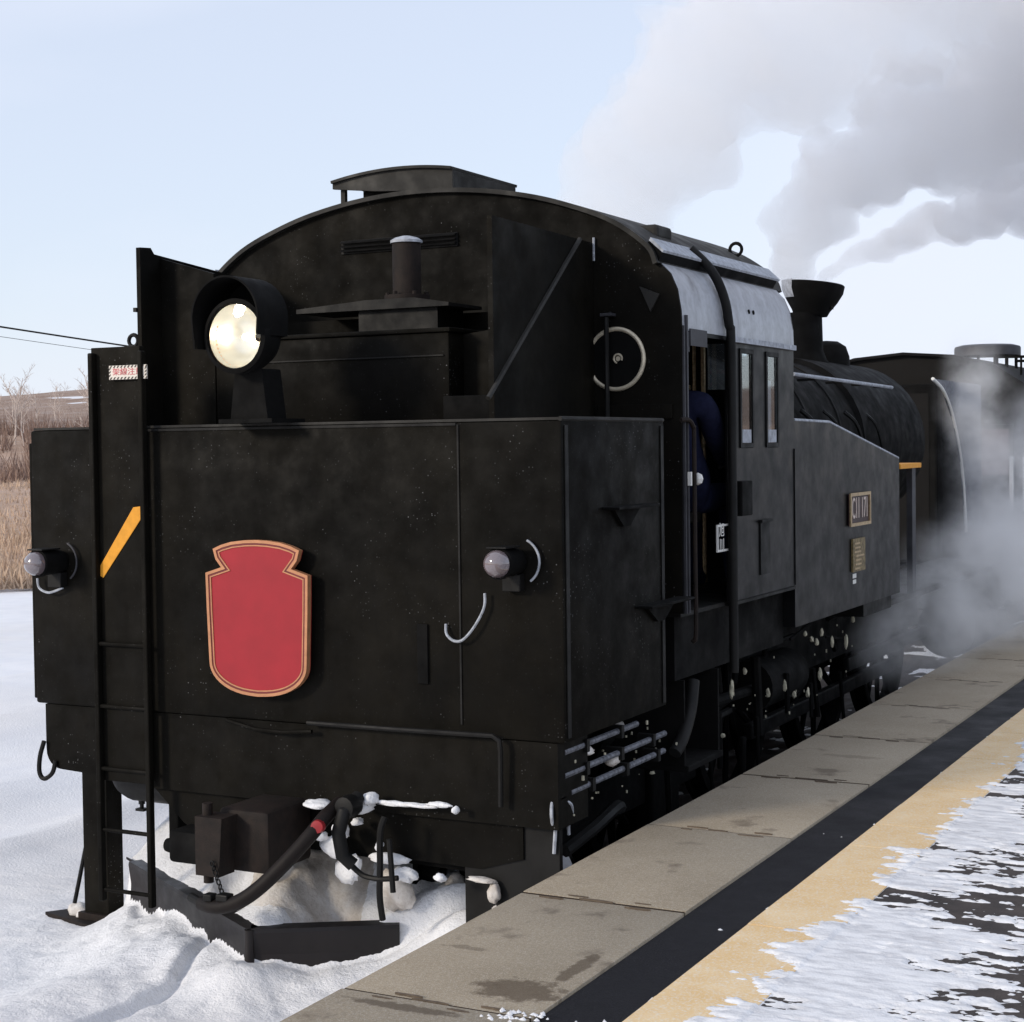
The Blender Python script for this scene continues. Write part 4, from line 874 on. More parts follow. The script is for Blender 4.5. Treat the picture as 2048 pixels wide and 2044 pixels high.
# small frosted bolts, drips and tags among the gear
rr = random.Random(12)
mb = MB()
for (y, z, w, h) in ((2.36, 1.08, 0.03, 0.13), (2.55, 1.16, 0.012, 0.05), (1.98, 0.985, 0.05, 0.03), (2.05, 0.985, 0.06, 0.03), (2.12, 0.87, 0.012, 0.06), (2.24, 0.86, 0.02, 0.03), (3.0, 0.98, 0.012, 0.07), (3.2, 0.99, 0.014, 0.08), (3.6, 1.25, 0.05, 0.04), (3.75, 1.2, 0.05, 0.05), (3.85, 1.17, 0.06, 0.06), (3.95, 1.22, 0.03, 0.07), (3.5, 0.9, 0.02, 0.06), (3.7, 0.88, 0.03, 0.08), (4.0, 0.95, 0.05, 0.10), (4.6, 1.24, 0.02, 0.07), (4.3, 1.12, 0.02, 0.1), (4.45, 1.1, 0.03, 0.12), (1.3, 0.83, 0.05, 0.02), (1.62, 0.84, 0.012, 0.16)):
    x = 1.24+rr.uniform(-0.02, 0.04); blob(mb, (x, y+w/2, z), 0.012, min(w, 0.035)*0.5, h*0.45, int(y*100))
for k in range(40):
    y = rr.uniform(1.5, 4.8); z = rr.uniform(0.8, 1.25); x = 1.20+rr.uniform(-0.1, 0.1); q = rr.uniform(0.003, 0.007); mb.box(x, x+q, y, y+q, z, z+q*rr.uniform(1, 3))
for k in range(40):
    y = rr.uniform(0.1, 1.4); z = rr.uniform(0.8, 1.15); x = 1.30+rr.uniform(-0.1, 0.08); q = rr.uniform(0.003, 0.009); mb.box(x, x+q, y, y+q, z, z+q*rr.uniform(1, 2.5))
tag(P(mb, 'frosted_fittings', 'cream'), kind='stuff')
mb = MB()
for k in range(26):
    y = rr.uniform(1.5, 5.2); z = rr.uniform(0.78, 1.24); x = 1.14+rr.uniform(-0.1, 0.1)
    if rr.random() < 0.5: mb.tube([(x, y, z), (x+rr.uniform(-0.05, 0.05), y+rr.uniform(0.1, 0.7), z+rr.uniform(-0.08, 0.08))], rr.uniform(0.008, 0.022), 6)
    else: mb.tube([(x, y, z), (x, y+rr.uniform(-0.1, 0.1), z-rr.uniform(0.1, 0.35))], rr.uniform(0.008, 0.02), 6)
tag(P(mb, 'pipework', 'soot'), kind='stuff')
mb = MB()
mb.tube(smooth_path([(1.345, 0.10, 0.985), (1.33, 0.03, 0.97), (1.335, 0.0, 0.91), (1.33, 0.03, 0.85), (1.33, 0.07, 0.84)]), 0.007, 6); mb.tube(smooth_path([(1.34, 0.06, 0.965), (1.36, 0.13, 0.93), (1.35, 0.16, 0.87), (1.345, 0.14, 0.84), (1.345, 0.14, 0.80)]), 0.007, 6); mb.tube([(1.33, 0.045, 0.84), (1.32, 0.05, 0.74)], 0.008, 6)
mb.box(1.31, 1.36, 0.02, 0.10, 0.95, 0.985, 0.015); P(mb, 'frosted_chain', 'frost', None, 40)
mb = MB(); mb.tube(smooth_path([(1.20, 0.40, 0.66), (1.24, 0.62, 0.72), (1.24, 0.85, 0.76), (1.22, 0.95, 0.74)]), 0.03, 8); P(mb, 'brake_hanger', 'black', None, 40)
# snow caught on the gear at the back
mb = MB()
for i, (x, y, z, a, b_, c) in enumerate(((0.24, -0.05, 0.865, 0.07, 0.05, 0.022), (0.46, -0.06, 0.885, 0.08, 0.06, 0.045), (0.52, -0.07, 0.915, 0.035, 0.04, 0.03), (0.26, -0.06, 0.79, 0.025, 0.03, 0.022), (0.27, -0.06, 0.73, 0.025, 0.03, 0.022), (0.36, -0.06, 0.755, 0.04, 0.04, 0.05), (0.42, -0.02, 0.80, 0.025, 0.03, 0.02), (0.31, -0.03, 0.68, 0.07, 0.03, 0.06), (0.54, 0.03, 0.64, 0.10, 0.03, 0.028), (0.62, 0.03, 0.58, 0.07, 0.03, 0.04), (0.36, 0.0, 0.58, 0.06, 0.03, 0.08), (0.58, -0.10, 0.73, 0.018, 0.02, 0.03), (0.86, -0.08, 0.62, 0.03, 0.03, 0.025), (0.92, -0.05, 0.90, 0.015, 0.02, 0.02), (-0.30, -0.1, 0.755, 0.04, 0.05, 0.035), (0.62, -0.05, 0.90, 0.09, 0.02, 0.014), (0.74, -0.05, 0.905, 0.10, 0.02, 0.012), (0.84, -0.05, 0.915, 0.06, 0.02, 0.014))):
    blob(mb, (x, y, z), a, b_, c, i)
tag(P(mb, 'caked_snow', 'snow', None, 180), kind='stuff')
mb = MB()
for i, (x, y, z, a, b_, c) in enumerate(((1.18, 0.24, 0.64, 0.05, 0.07, 0.04), (1.0, 0.03, 0.60, 0.07, 0.03, 0.014), (1.05, 0.03, 0.545, 0.03, 0.02, 0.05), (1.06, 0.03, 0.46, 0.022, 0.02, 0.05), (1.30, 0.36, 1.10, 0.05, 0.08, 0.03), (1.33, 0.62, 1.02, 0.03, 0.05, 0.03), (1.30, 0.75, 1.15, 0.03, 0.04, 0.025), (0.72, 0.3, 0.42, 0.08, 0.08, 0.10), (0.54, 0.10, 0.48, 0.09, 0.06, 0.12))):
    blob(mb, (x, y, z), a, b_, c, 40+i)
tag(P(mb, 'grimy_snow', 'sootsnow', None, 180), kind='stuff')
# ---- snow plough
def wing(A, E, name):
    d = (E-A)/np.linalg.norm(E-A); nx, ny = -d[1], d[0]
    if ny < 0: nx, ny = -nx, -ny
    mb = MB(); Ln = np.linalg.norm(E-A)
    prof = [(-0.022, 0.335), (-0.018, 0.352), (0.062, 0.352), (0.064, 0.338), (0.012, 0.330), (0.010, 0.03), (-0.022, 0.03), (-0.016, 0.14), (-0.010, 0.24)]
    secs = []
    for t in (0, Ln):
        secs.append([mb.bm.verts.new((A[0]+d[0]*t+nx*o_, A[1]+d[1]*t+ny*o_, z)) for (o_, z) in prof])
    k = len(prof)
    for i in range(k): mb.bm.faces.new((secs[0][i], secs[0][(i+1) % k], secs[1][(i+1) % k], secs[1][i]))
    mb.bm.faces.new(secs[0][::-1]); mb.bm.faces.new(secs[1])
    return P(mb, name, 'rust2')
M['rust2'] = blackpaint('plough_paint', (0.010, 0.008, 0.009), (0.022, 0.016, 0.016), 0.5, 0.0, 0.4)
wing(PA, PL, 'plough_blade'); wing(PA, PA+(PR-PA)*0.55, 'plough_blade')
mb = MB(); mb.tube([(PA[0], PA[1]-0.012, 0.03), (PA[0], PA[1]-0.012, 0.35)], 0.022, 10); P(mb, 'plough_nose', 'rust2', None, 40)
mb = MB(); mb.prism([(-1.18, 0.44), (-1.32, 0.53), (-1.20, 0.47)], 2, 0.335, 0.347); P(mb, 'blade_tip', 'rust2')
for (xc, yc) in ((-0.55, 0.35), (0.7, 0.42)):
    mb = MB(); mb.box(xc-0.03, xc+0.03, yc, yc+0.05, 0.12, 0.86); P(mb, 'plough_hanger', 'soot')
# ---- head mark: a red shield hung on the back
sh = empty('head_mark', (-0.056, -0.05, 1.32)); tag(sh, 'plain red shield-shaped head mark with gold rim hung on the bunker back', 'head mark')
def mirror(pts, c): return pts+[(2*c-x, z) for (x, z) in pts[::-1]]
cx = -0.0535
half = [(cx, 2.003), (cx-0.06, 2.001), (cx-0.13, 1.993), (cx-0.185, 1.979), (cx-0.230, 1.961), (cx-0.216, 1.915), (cx-0.186, 1.880), (cx-0.272, 1.854), (cx-0.268, 1.69), (cx-0.259, 1.46)]
bot = [(cx-0.259*math.cos(a)**0.9, 1.46-0.142*math.sin(a)) for a in np.linspace(0, math.pi/2, 12)[1:-1]]
half = half+bot+[(cx, 1.317)]
full = half+[(2*cx-x, z) for (x, z) in half[-2:0:-1]]
def inset(pts, d):
    n_ = len(pts); out = []
    for i in range(n_):
        a = Vector(pts[i-1]); b_ = Vector(pts[i]); c = Vector(pts[(i+1) % n_])
        e1 = (b_-a).normalized(); e2 = (c-b_).normalized()
        n1 = Vector((-e1.y, e1.x)); n2 = Vector((-e2.y, e2.x)); nn = (n1+n2)
        nn = nn/max(0.35, nn.dot(n1)) if nn.length > 1e-6 else n1
        out.append(tuple(b_+nn*d))
    return out
def ringmesh(mb, o_, i_, y0, y1):
    n_ = len(o_); q = []
    for (pts, y) in ((o_, y0), (o_, y1), (i_, y1), (i_, y0)): q.append([mb.bm.verts.new((x, y, z)) for (x, z) in pts])
    for i in range(n_):
        j = (i+1) % n_
        for k in range(4): mb.bm.faces.new((q[k][i], q[k][j], q[(k+1) % 4][j], q[(k+1) % 4][i]))
area = sum(full[i-1][0]*full[i][1]-full[i][0]*full[i-1][1] for i in range(len(full)))
sg_ = 1 if area > 0 else -1
mb = MB(); mb.prism(inset(full, sg_*0.004), 1, -0.062, -0.030); mb.build('red_face', 'red', sh)
mb = MB(); ringmesh(mb, full, inset(full, sg_*0.013), -0.068, -0.040); mb.build('gold_rim', 'gold', sh)
mb = MB(); ringmesh(mb, inset(full, sg_*0.0135), inset(full, sg_*0.021), -0.0645, -0.060); mb.build('dark_line', 'darkred', sh)
mb = MB(); ringmesh(mb, inset(full, sg_*0.0215), inset(full, sg_*0.027), -0.066, -0.060); mb.build('gold_line', 'gold', sh)
mb = MB(); mb.box(cx-0.05, cx+0.05, -0.03, -0.006, 1.5, 1.9); mb.build('mount', 'soot', sh)
# ================================================================ DRIVER seated in the doorway
per = empty('person', (1.02, 1.72, 1.60)); tag(per, 'person in navy uniform and dark cap sitting in the cab doorway', 'person')
def skin_body(name, verts, edges, radii, mat, root=0, sub=2):
    me = bpy.data.meshes.new(name); me.from_pydata([Vector(v) for v in verts], edges, [])
    o = bpy.data.objects.new(name, me); COL.objects.link(o)
    sk = o.modifiers.new('s', 'SKIN'); ss = o.modifiers.new('u', 'SUBSURF'); ss.levels = sub; ss.render_levels = sub
    if not me.skin_vertices: me.skin_vertices.new()
    for i, r_ in enumerate(radii):
        r_ = r_ if isinstance(r_, tuple) else (r_, r_); me.skin_vertices[0].data[i].radius = r_; me.skin_vertices[0].data[i].use_root = (i == root)
    dg = bpy.context.evaluated_depsgraph_get(); m2 = bpy.data.meshes.new_from_object(o.evaluated_get(dg))
    bpy.data.objects.remove(o); m2.polygons.foreach_set('use_smooth', [True]*len(m2.polygons))
    m2.materials.clear(); m2.materials.append(M[mat]); o = bpy.data.objects.new(name, m2); COL.objects.link(o)
    o.parent = per; o.matrix_parent_inverse = Matrix.Translation(per.location).inverted(); return o
px_, py_ = 1.02, 0.0
V_ = [(1.02, 1.66, 2.13), (1.02, 1.60, 2.28), (1.02, 1.535, 2.44), (1.02, 1.485, 2.58), (1.02, 1.47, 2.66),
      (1.21, 1.49, 2.60), (1.20, 1.68, 2.40), (1.16, 1.90, 2.30), (0.83, 1.49, 2.60), (0.79, 1.62, 2.38), (0.86, 1.84, 2.30),
      (1.12, 1.68, 2.11), (1.13, 2.06, 2.13), (1.13, 2.10, 1.70), (0.92, 1.68, 2.11), (0.91, 2.06, 2.13), (0.91, 2.10, 1.70), (1.13, 2.20, 1.645), (0.91, 2.20, 1.645)]
E_ = [(0, 1), (1, 2), (2, 3), (3, 4), (3, 5), (5, 6), (6, 7), (3, 8), (8, 9), (9, 10), (0, 11), (11, 12), (12, 13), (0, 14), (14, 15), (15, 16), (13, 17), (16, 18)]
Rr = [(0.15, 0.12), (0.15, 0.12), (0.16, 0.12), (0.12, 0.10), 0.06, 0.075, 0.055, 0.042, 0.075, 0.055, 0.042, 0.085, 0.07, 0.05, 0.085, 0.07, 0.05, 0.045, 0.045]
skin_body('uniform', V_, E_, Rr, 'navy')
# head with face, looking forward along the train
hc = Vector((1.02, 1.475, 2.80))
mb = MB(); r_ = bmesh.ops.create_uvsphere(mb.bm, u_segments=24, v_segments=16, radius=1)
for v in r_['verts']:
    x, y, z = v.co; w = 0.076*(1-0.18*max(0, -z)); v.co = Vector((hc.x+x*w, hc.y+y*0.095*(1-0.08*max(0, -z)), hc.z+z*0.115))
mb.tube([(1.02, 1.465, 2.62), (1.02, 1.472, 2.74)], 0.055, 12)
mb.lathe([(0.012, 0.0), (0.015, 0.012), (0.010, 0.035), (0.0, 0.05)], (hc.x, hc.y+0.09, hc.z-0.012), (0, 1, -0.35), 10)
for s_ in (-1, 1): mb.lathe([(0, 0), (0.016, 0.004), (0.022, 0.012), (0.012, 0.018)], (hc.x+s_*0.072, hc.y, hc.z-0.005), (s_, 0, 0), 10)
mb.box(hc.x-0.022, hc.x+0.022, hc.y+0.084, hc.y+0.092, hc.z-0.058, hc.z-0.050, 0.003)
mb.build('head', 'skin', per, 60)
mb = MB()
for s_ in (-1, 1): mb.lathe([(0, -0.004), (0.010, 0), (0, 0.006)], (hc.x+s_*0.03, hc.y+0.086, hc.z+0.015), (0, 1, 0), 10)
mb.build('eyes', 'hair', per, 60)
mb = MB(); mb.lathe([(0.086, 0.0), (0.088, 0.035), (0.105, 0.075), (0.09, 0.09), (0, 0.096)], (hc.x, hc.y, hc.z+0.035), (0, -0.12, 1), 24); mb.prism([(hc.x-0.075, hc.y+0.05), (hc.x+0.075, hc.y+0.05), (hc.x+0.05, hc.y+0.15), (hc.x-0.05, hc.y+0.15)], 2, hc.z+0.034, hc.z+0.042); mb.build('cap', 'navy', per, 50)
mb = MB(); mb.lathe([(0.079, -0.05), (0.083, 0.0), (0.086, 0.04)], (hc.x, hc.y-0.012, hc.z), (0, 0, 1), 20, R(100), R(360)); mb.build('hair', 'hair', per, 60)
for (wx, wy, wz, s_) in ((1.16, 1.90, 2.295, 1), (0.86, 1.84, 2.295, -1)):
    v = [(wx, wy, wz), (wx, wy+0.05, wz-0.012), (wx, wy+0.09, wz-0.02)]; e = [(0, 1), (1, 2)]; rd = [0.03, (0.042, 0.022), (0.040, 0.018)]
    for k in range(4):
        fx = wx+(k-1.5)*0.02; ln = (0.066, 0.078, 0.072, 0.056)[k]; b_ = len(v)
        v += [(fx, wy+0.105, wz-0.022), (fx, wy+0.105+ln*0.5, wz-0.03), (fx, wy+0.105+ln*0.85, wz-0.058)]; e += [(2, b_), (b_, b_+1), (b_+1, b_+2)]; rd += [0.010, 0.0092, 0.008]
    b_ = len(v); v += [(wx-s_*0.04, wy+0.05, wz-0.02), (wx-s_*0.058, wy+0.085, wz-0.032)]; e += [(1, b_), (b_, b_+1)]; rd += [0.011, 0.009]
    skin_body('gloved_hand', v, e, rd, 'glove')

per.location = per.location+Vector((0.10, 0.36, 0))
# ================================================================ TRACKSIDE POST, WIRE
po = empty('track_post', (-1.49, 0.56, 0.0)); tag(po, 'square dark steel post on a flat base plate standing in the snow behind the ladder', 'post')
mb = MB(); mb.box(-1.575, -1.415, 0.50, 0.62, -0.05, 2.2, 0.006); mb.build('shaft', 'rear', po)
mb = MB(); mb.prism([(-1.84, 0.50), (-1.44, 0.40), (-1.33, 0.60), (-1.42, 0.72), (-1.72, 0.66)], 2, -0.03, 0.012); mb.prism([(-1.60, 0.48), (-1.40, 0.48), (-1.35, 0.58), (-1.40, 0.64), (-1.60, 0.64)], 2, 0.012, 0.045); mb.build('base_plate', 'rust', po)
mb = MB(); mb.tube([(-1.545, 0.56, 0.60), (-1.70, 0.55, 0.01)], 0.011, 8); mb.build('brace_rod', 'black', po, 40)
mb = MB(); blob(mb, (-1.66, 0.55, 0.025), 0.06, 0.05, 0.045, 91); blob(mb, (-1.60, 0.53, 0.02), 0.04, 0.05, 0.03, 92); tag(mb.build('snow_heap', 'sootsnow', po, 180), kind='stuff')

def wire(name, a, c, sag, r_, label):
    a = Vector(a); c = Vector(c); pts = []
    for k in range(41):
        t = k/40; q = a.lerp(c, t); q.z -= sag*4*t*(1-t); pts.append(q)
    mb = MB(); mb.tube(pts, r_, 6); return tag(mb.build(name, 'black', None), label, 'wire')
wire('overhead_wire', (-30.6, 20, 6.55), (-30.2, 70, 3.9+0.35), 0.25, 0.028, 'dark overhead wire, the upper of two in the sky left of the bunker')
wire('overhead_wire', (-30.6, 20, 6.25), (-30.2, 70, 3.6+0.35), 0.22, 0.008, 'thin faint overhead wire just below the dark one')
for y in (20, 70):
    mb = MB(); mb.tube([(-30.4, y, -0.3), (-30.4, y, 7.2 if y == 20 else 5.0)], 0.13, 10, 0.10); pl = mb.build('utility_pole', 'wood', None, 40)
    tag(pl, 'wooden utility pole carrying two wires, near end outside the picture' if y == 20 else 'short wooden utility pole carrying two wires behind the locomotive', 'utility pole')
    mb = MB(); mb.box(-30.9, -30.0, y-0.05, y+0.05, (6.4 if y == 20 else 4.1), (6.5 if y == 20 else 4.2)); mb.build('cross_arm', 'wood', pl)

# ================================================================ FIELD, HILLS, TREES (left)
ang = np.linspace(R(60), R(300), 160)     # around the far side, left to ahead
def sector(name, r0, r1, nr, hf, mat):
    rs = np.linspace(r0, r1, nr); A, Rv = np.meshgrid(ang, rs)
    X = 4.28+Rv*np.cos(A); Y = -6.0+Rv*np.sin(A); Z = hf(X, Y, Rv, A)
    V = np.stack([X, Y, Z], -1).reshape(-1, 3); i = np.arange(len(rs)*len(ang)).reshape(len(rs), len(ang))
    F = np.stack([i[:-1, :-1], i[:-1, 1:], i[1:, 1:], i[1:, :-1]], -1).reshape(-1, 4)
    return tag(from_np(name, V, F, mat), kind='structure')
sector('dry_field', 28, 120, 70, lambda X, Y, Q, A: 0.14-0.9*sstep(30.6, 29.2, Q)+0.8*sstep(34, 85, Q)+0.25*(fbm(X*0.3, Y*0.3, 5, 101)-0.5)+2.6*sstep(85, 120, Q)+0.12*(vnoise(A*160, Q*0.0, 7)-0.5)*sstep(34, 29, Q), 'field')
sector('wooded_slope', 118, 330, 50, lambda X, Y, Q, A: 1.8+6.2*sstep(118, 300, Q)+3.0*(fbm(X*0.02, Y*0.02, 4, 111)-0.5)*sstep(118, 180, Q)-1.0*sstep(120, 118, Q), 'hill')
sector('hills', 400, 1500, 50, lambda X, Y, Q, A: -5+(49+7*np.sin(A*9.0+1.1)+16*(fbm(X*0.004, Y*0.004, 4, 121)-0.5))*sstep(400, 1300, Q), 'hill')
def bare_tree(rng, h, mat_trunk, dens=5):
    mb = MB(); tr = MB()
    def br(m_, p0, d, ln, r_, lev):
        p1 = p0+d*ln; m_.tube([p0, p0.lerp(p1, 0.5)+Vector((rng.uniform(-1, 1), rng.uniform(-1, 1), 0))*ln*0.05, p1], r_, 4, r_*0.5, False)
        if lev == 0: return
        for k in range(dens):
            t = rng.uniform(0.25, 1.0); q = p0.lerp(p1, t); a = rng.uniform(0, 2*math.pi); e = rng.uniform(0.35, 0.9)
            nd = (d*(1.0-e*0.5)+Vector((math.cos(a), math.sin(a), rng.uniform(0.1, 0.5)))*e).normalized()
            br(mb, q, nd, ln*rng.uniform(0.34, 0.55), max(r_*0.42, 0.012), lev-1)
    br(tr, Vector((0, 0, 0)), Vector((rng.uniform(-0.08, 0.08), rng.uniform(-0.08, 0.08), 1)).normalized(), h*0.72, h*0.016, 3)
    return tr.mesh('trunk'), mb.mesh('crown')
rng = random.Random(21)
protos = [bare_tree(rng, 1.0*7, 'bark') for k in range(3)]
for (a, c) in protos: a.materials.append(M['palebark']); c.materials.append(M['palebark'])
tdesc = ['pale slender', 'leaning pale', 'thick pale', 'spreading pale', 'small pale', 'tall pale', 'forked pale']
tk_ = 0
spots = []
for k in range(64):
    th = R(rng.uniform(129, 138)) if k < 44 else R(rng.uniform(100, 175)); Q = rng.uniform(98, 165); spots.append((th, Q))
spots.sort()
for i, (th, Q) in enumerate(spots):
    x = 4.28+Q*math.cos(th); y = -6.0+Q*math.sin(th)
    z = 1.0+2.6*float(sstep(85, 120, np.array(Q)))
    t = tag(empty('bare_tree', (x, y, z-0.2)), 'pale leafless tree among the wood at the foot of the hills', 'tree', 'bare trees at the foot of the hills')
    s_ = rng.uniform(0.42, 0.72); t.scale = (s_, s_, s_); t.rotation_euler = (0, 0, rng.uniform(0, 6.28))
    a, c = protos[i % 3]
    for nm, me in (('trunk', a), ('crown', c)):
        o = bpy.data.objects.new(nm, me); COL.objects.link(o); o.parent = t
# shrubs and undergrowth: one tangled mass of twigs
nT = 42000; rg = np.random.default_rng(4)
th = np.concatenate([np.radians(rg.uniform(124, 156, int(nT*0.8))), np.radians(rg.uniform(95, 180, nT-int(nT*0.8)))]); Q = 72+rg.random(nT)**0.8*50
cl = vnoise(th*90, Q*0.16, 5); keep = cl > 0.35+0.25*(Q < 84); th = th[keep]; Q = Q[keep]; n_ = len(th)
bx_ = 4.28+Q*np.cos(th); by_ = -6+Q*np.sin(th); bz_ = 0.2+0.8*sstep(34, 85, Q)+2.6*sstep(85, 120, Q)-0.1
hh = (0.4+1.3*rg.random(n_))*(0.4+cl[keep]); dx = rg.normal(0, 0.28, n_)*hh; dy = rg.normal(0, 0.28, n_)*hh; w = 0.02+0.03*rg.random(n_)
a_ = rg.random(n_)*math.pi; V = np.empty((n_, 3, 3)); V[:, 0] = np.stack([bx_-w*np.cos(a_), by_-w*np.sin(a_), bz_], -1); V[:, 1] = np.stack([bx_+w*np.cos(a_), by_+w*np.sin(a_), bz_], -1); V[:, 2] = np.stack([bx_+dx, by_+dy, bz_+hh], -1)
sb = from_np('shrub_thicket', V.reshape(-1, 3), np.arange(n_*3).reshape(-1, 3), 'shrub', False); tag(sb, 'brown leafless shrub thicket across the dry field', 'shrubs', kind='stuff')

nT = 36000; th = np.concatenate([np.radians(rg.uniform(129, 139, int(nT*0.6))), np.radians(rg.uniform(95, 180, nT-int(nT*0.6)))]); Q = 29.7+rg.random(nT)**1.6*52; n_ = nT
bx_ = 4.28+Q*np.cos(th); by_ = -6+Q*np.sin(th); bz_ = 0.04+0.8*sstep(34, 85, Q); cl = vnoise(bx_*0.9, by_*0.9, 15)
hh = (0.10+0.35*rg.random(n_))*(0.3+cl); dx = rg.normal(0, 0.3, n_)*hh; dy = rg.normal(0, 0.3, n_)*hh; w = 0.012+0.03*rg.random(n_); a_ = rg.random(n_)*math.pi
V = np.empty((n_, 3, 3)); V[:, 0] = np.stack([bx_-w*np.cos(a_), by_-w*np.sin(a_), bz_], -1); V[:, 1] = np.stack([bx_+w*np.cos(a_), by_+w*np.sin(a_), bz_], -1); V[:, 2] = np.stack([bx_+dx, by_+dy, bz_+hh], -1)
tag(from_np('dry_grass', V.reshape(-1, 3), np.arange(n_*3).reshape(-1, 3), 'tuft', False), 'pale dry grass poking through between the snow edge and the shrubs', 'grass', kind='stuff')
# ================================================================ COACH BEYOND THE LOCOMOTIVE
co = empty('passenger_coach', (-0.35, 20, 0)); tag(co, 'dark passenger coach end looming through the steam beyond the locomotive', 'coach')
cx = -0.38; CYE = 12.6
ra = [(-1.42, 2.72), (-1.30, 2.99), (-1.0, 3.19), (-0.55, 3.32), (0, 3.365)]; ra = ra+[(-x, z) for (x, z) in ra[-2::-1]]
mb = MB(); mb.prism([(cx+x, z) for (x, z) in ([(-1.40, 1.0), (1.40, 1.0)]+[(q[0]*0.985, q[1]-0.03) for q in ra[::-1]])], 1, CYE, CYE+18); mb.build('body', 'coach', co)
mb = MB(); mb.sheet([(cx+x, z) for (x, z) in ra][::-1], 1, CYE-0.08, CYE+18.1, -0.03); mb.build('roof', 'coachroof', co, 50)
mb = MB(); mb.box(cx-0.42, cx+0.42, CYE-0.28, CYE-0.002, 1.05, 3.0, 0.03); dfr = mb.build('gangway', 'soot', co)
mb = MB(); mb.box(cx-0.33, cx+0.33, CYE-0.285, CYE-0.281, 1.1, 2.9); mb.build('gangway_door', 'coach', dfr)
for k, xc in enumerate((0.78, 0.92, 1.06, -0.95)):
    mb = MB(); mb.box(cx+xc+0.38-0.02, cx+xc+0.38+0.025, CYE-0.05, CYE-0.002, 1.62, 2.2, 0.004); mb.build('end_handrail', 'frost', co)
for xc in (-0.92, 0.92):
    mb = MB(); mb.box(cx+xc-0.26, cx+xc+0.26, CYE-0.02, CYE-0.002, 1.95, 2.55, 0.004); wf = mb.build('end_window', 'black', co)
    mb = MB(); mb.box(cx+xc-0.21, cx+xc+0.21, CYE-0.026, CYE-0.022, 2.0, 2.5); mb.build('pane', 'lens', wf)
mb = MB(); mb.lathe([(0.38, -0.11), (0.38, -0.02), (0.37, 0.0), (0.30, 0.02), (0, 0.03)], (cx+0.56+0.02, CYE+1.6, 3.48), seg=28); vt = mb.build('roof_vent', 'grey', co, 40)
mb = MB()
for k in range(6): a = k*math.pi/3; mb.tube([(cx+0.58+0.33*math.cos(a), CYE+1.6+0.33*math.sin(a), 3.2), (cx+0.58+0.33*math.cos(a), CYE+1.6+0.33*math.sin(a), 3.40)], 0.02, 6)
mb.build('vent_legs', 'soot', vt)
mb = MB(); zz = 3.33
for yk in (CYE+0.6, CYE+1.8): mb.tube([(cx+0.86, yk, zz-0.02), (cx+1.30, yk, zz-0.03)], 0.016, 6)
for xk in (0.86, 1.0, 1.15, 1.30): mb.tube([(cx+xk, CYE+0.6, 3.10), (cx+xk, CYE+0.6, zz-0.02)], 0.014, 6)
mb.build('roof_rack', 'soot', co)
mb = MB(); mb.box(cx-1.0, cx+1.0, CYE-0.3, CYE+18, 0.55, 1.0); mb.build('underframe', 'soot', co)
for y in (CYE+1.6, CYE+3.4, CYE+13, CYE+15):
    for s_ in (-1, 1):
        mb = MB(); mb.lathe([(0, 0.05), (0.40, 0.06), (0.43, 0.0), (0.43, -0.06), (0, -0.06)], (cx+s_*0.56, y, 0.49), (s_, 0, 0), 24); mb.build('wheel', 'soot', co, 40)

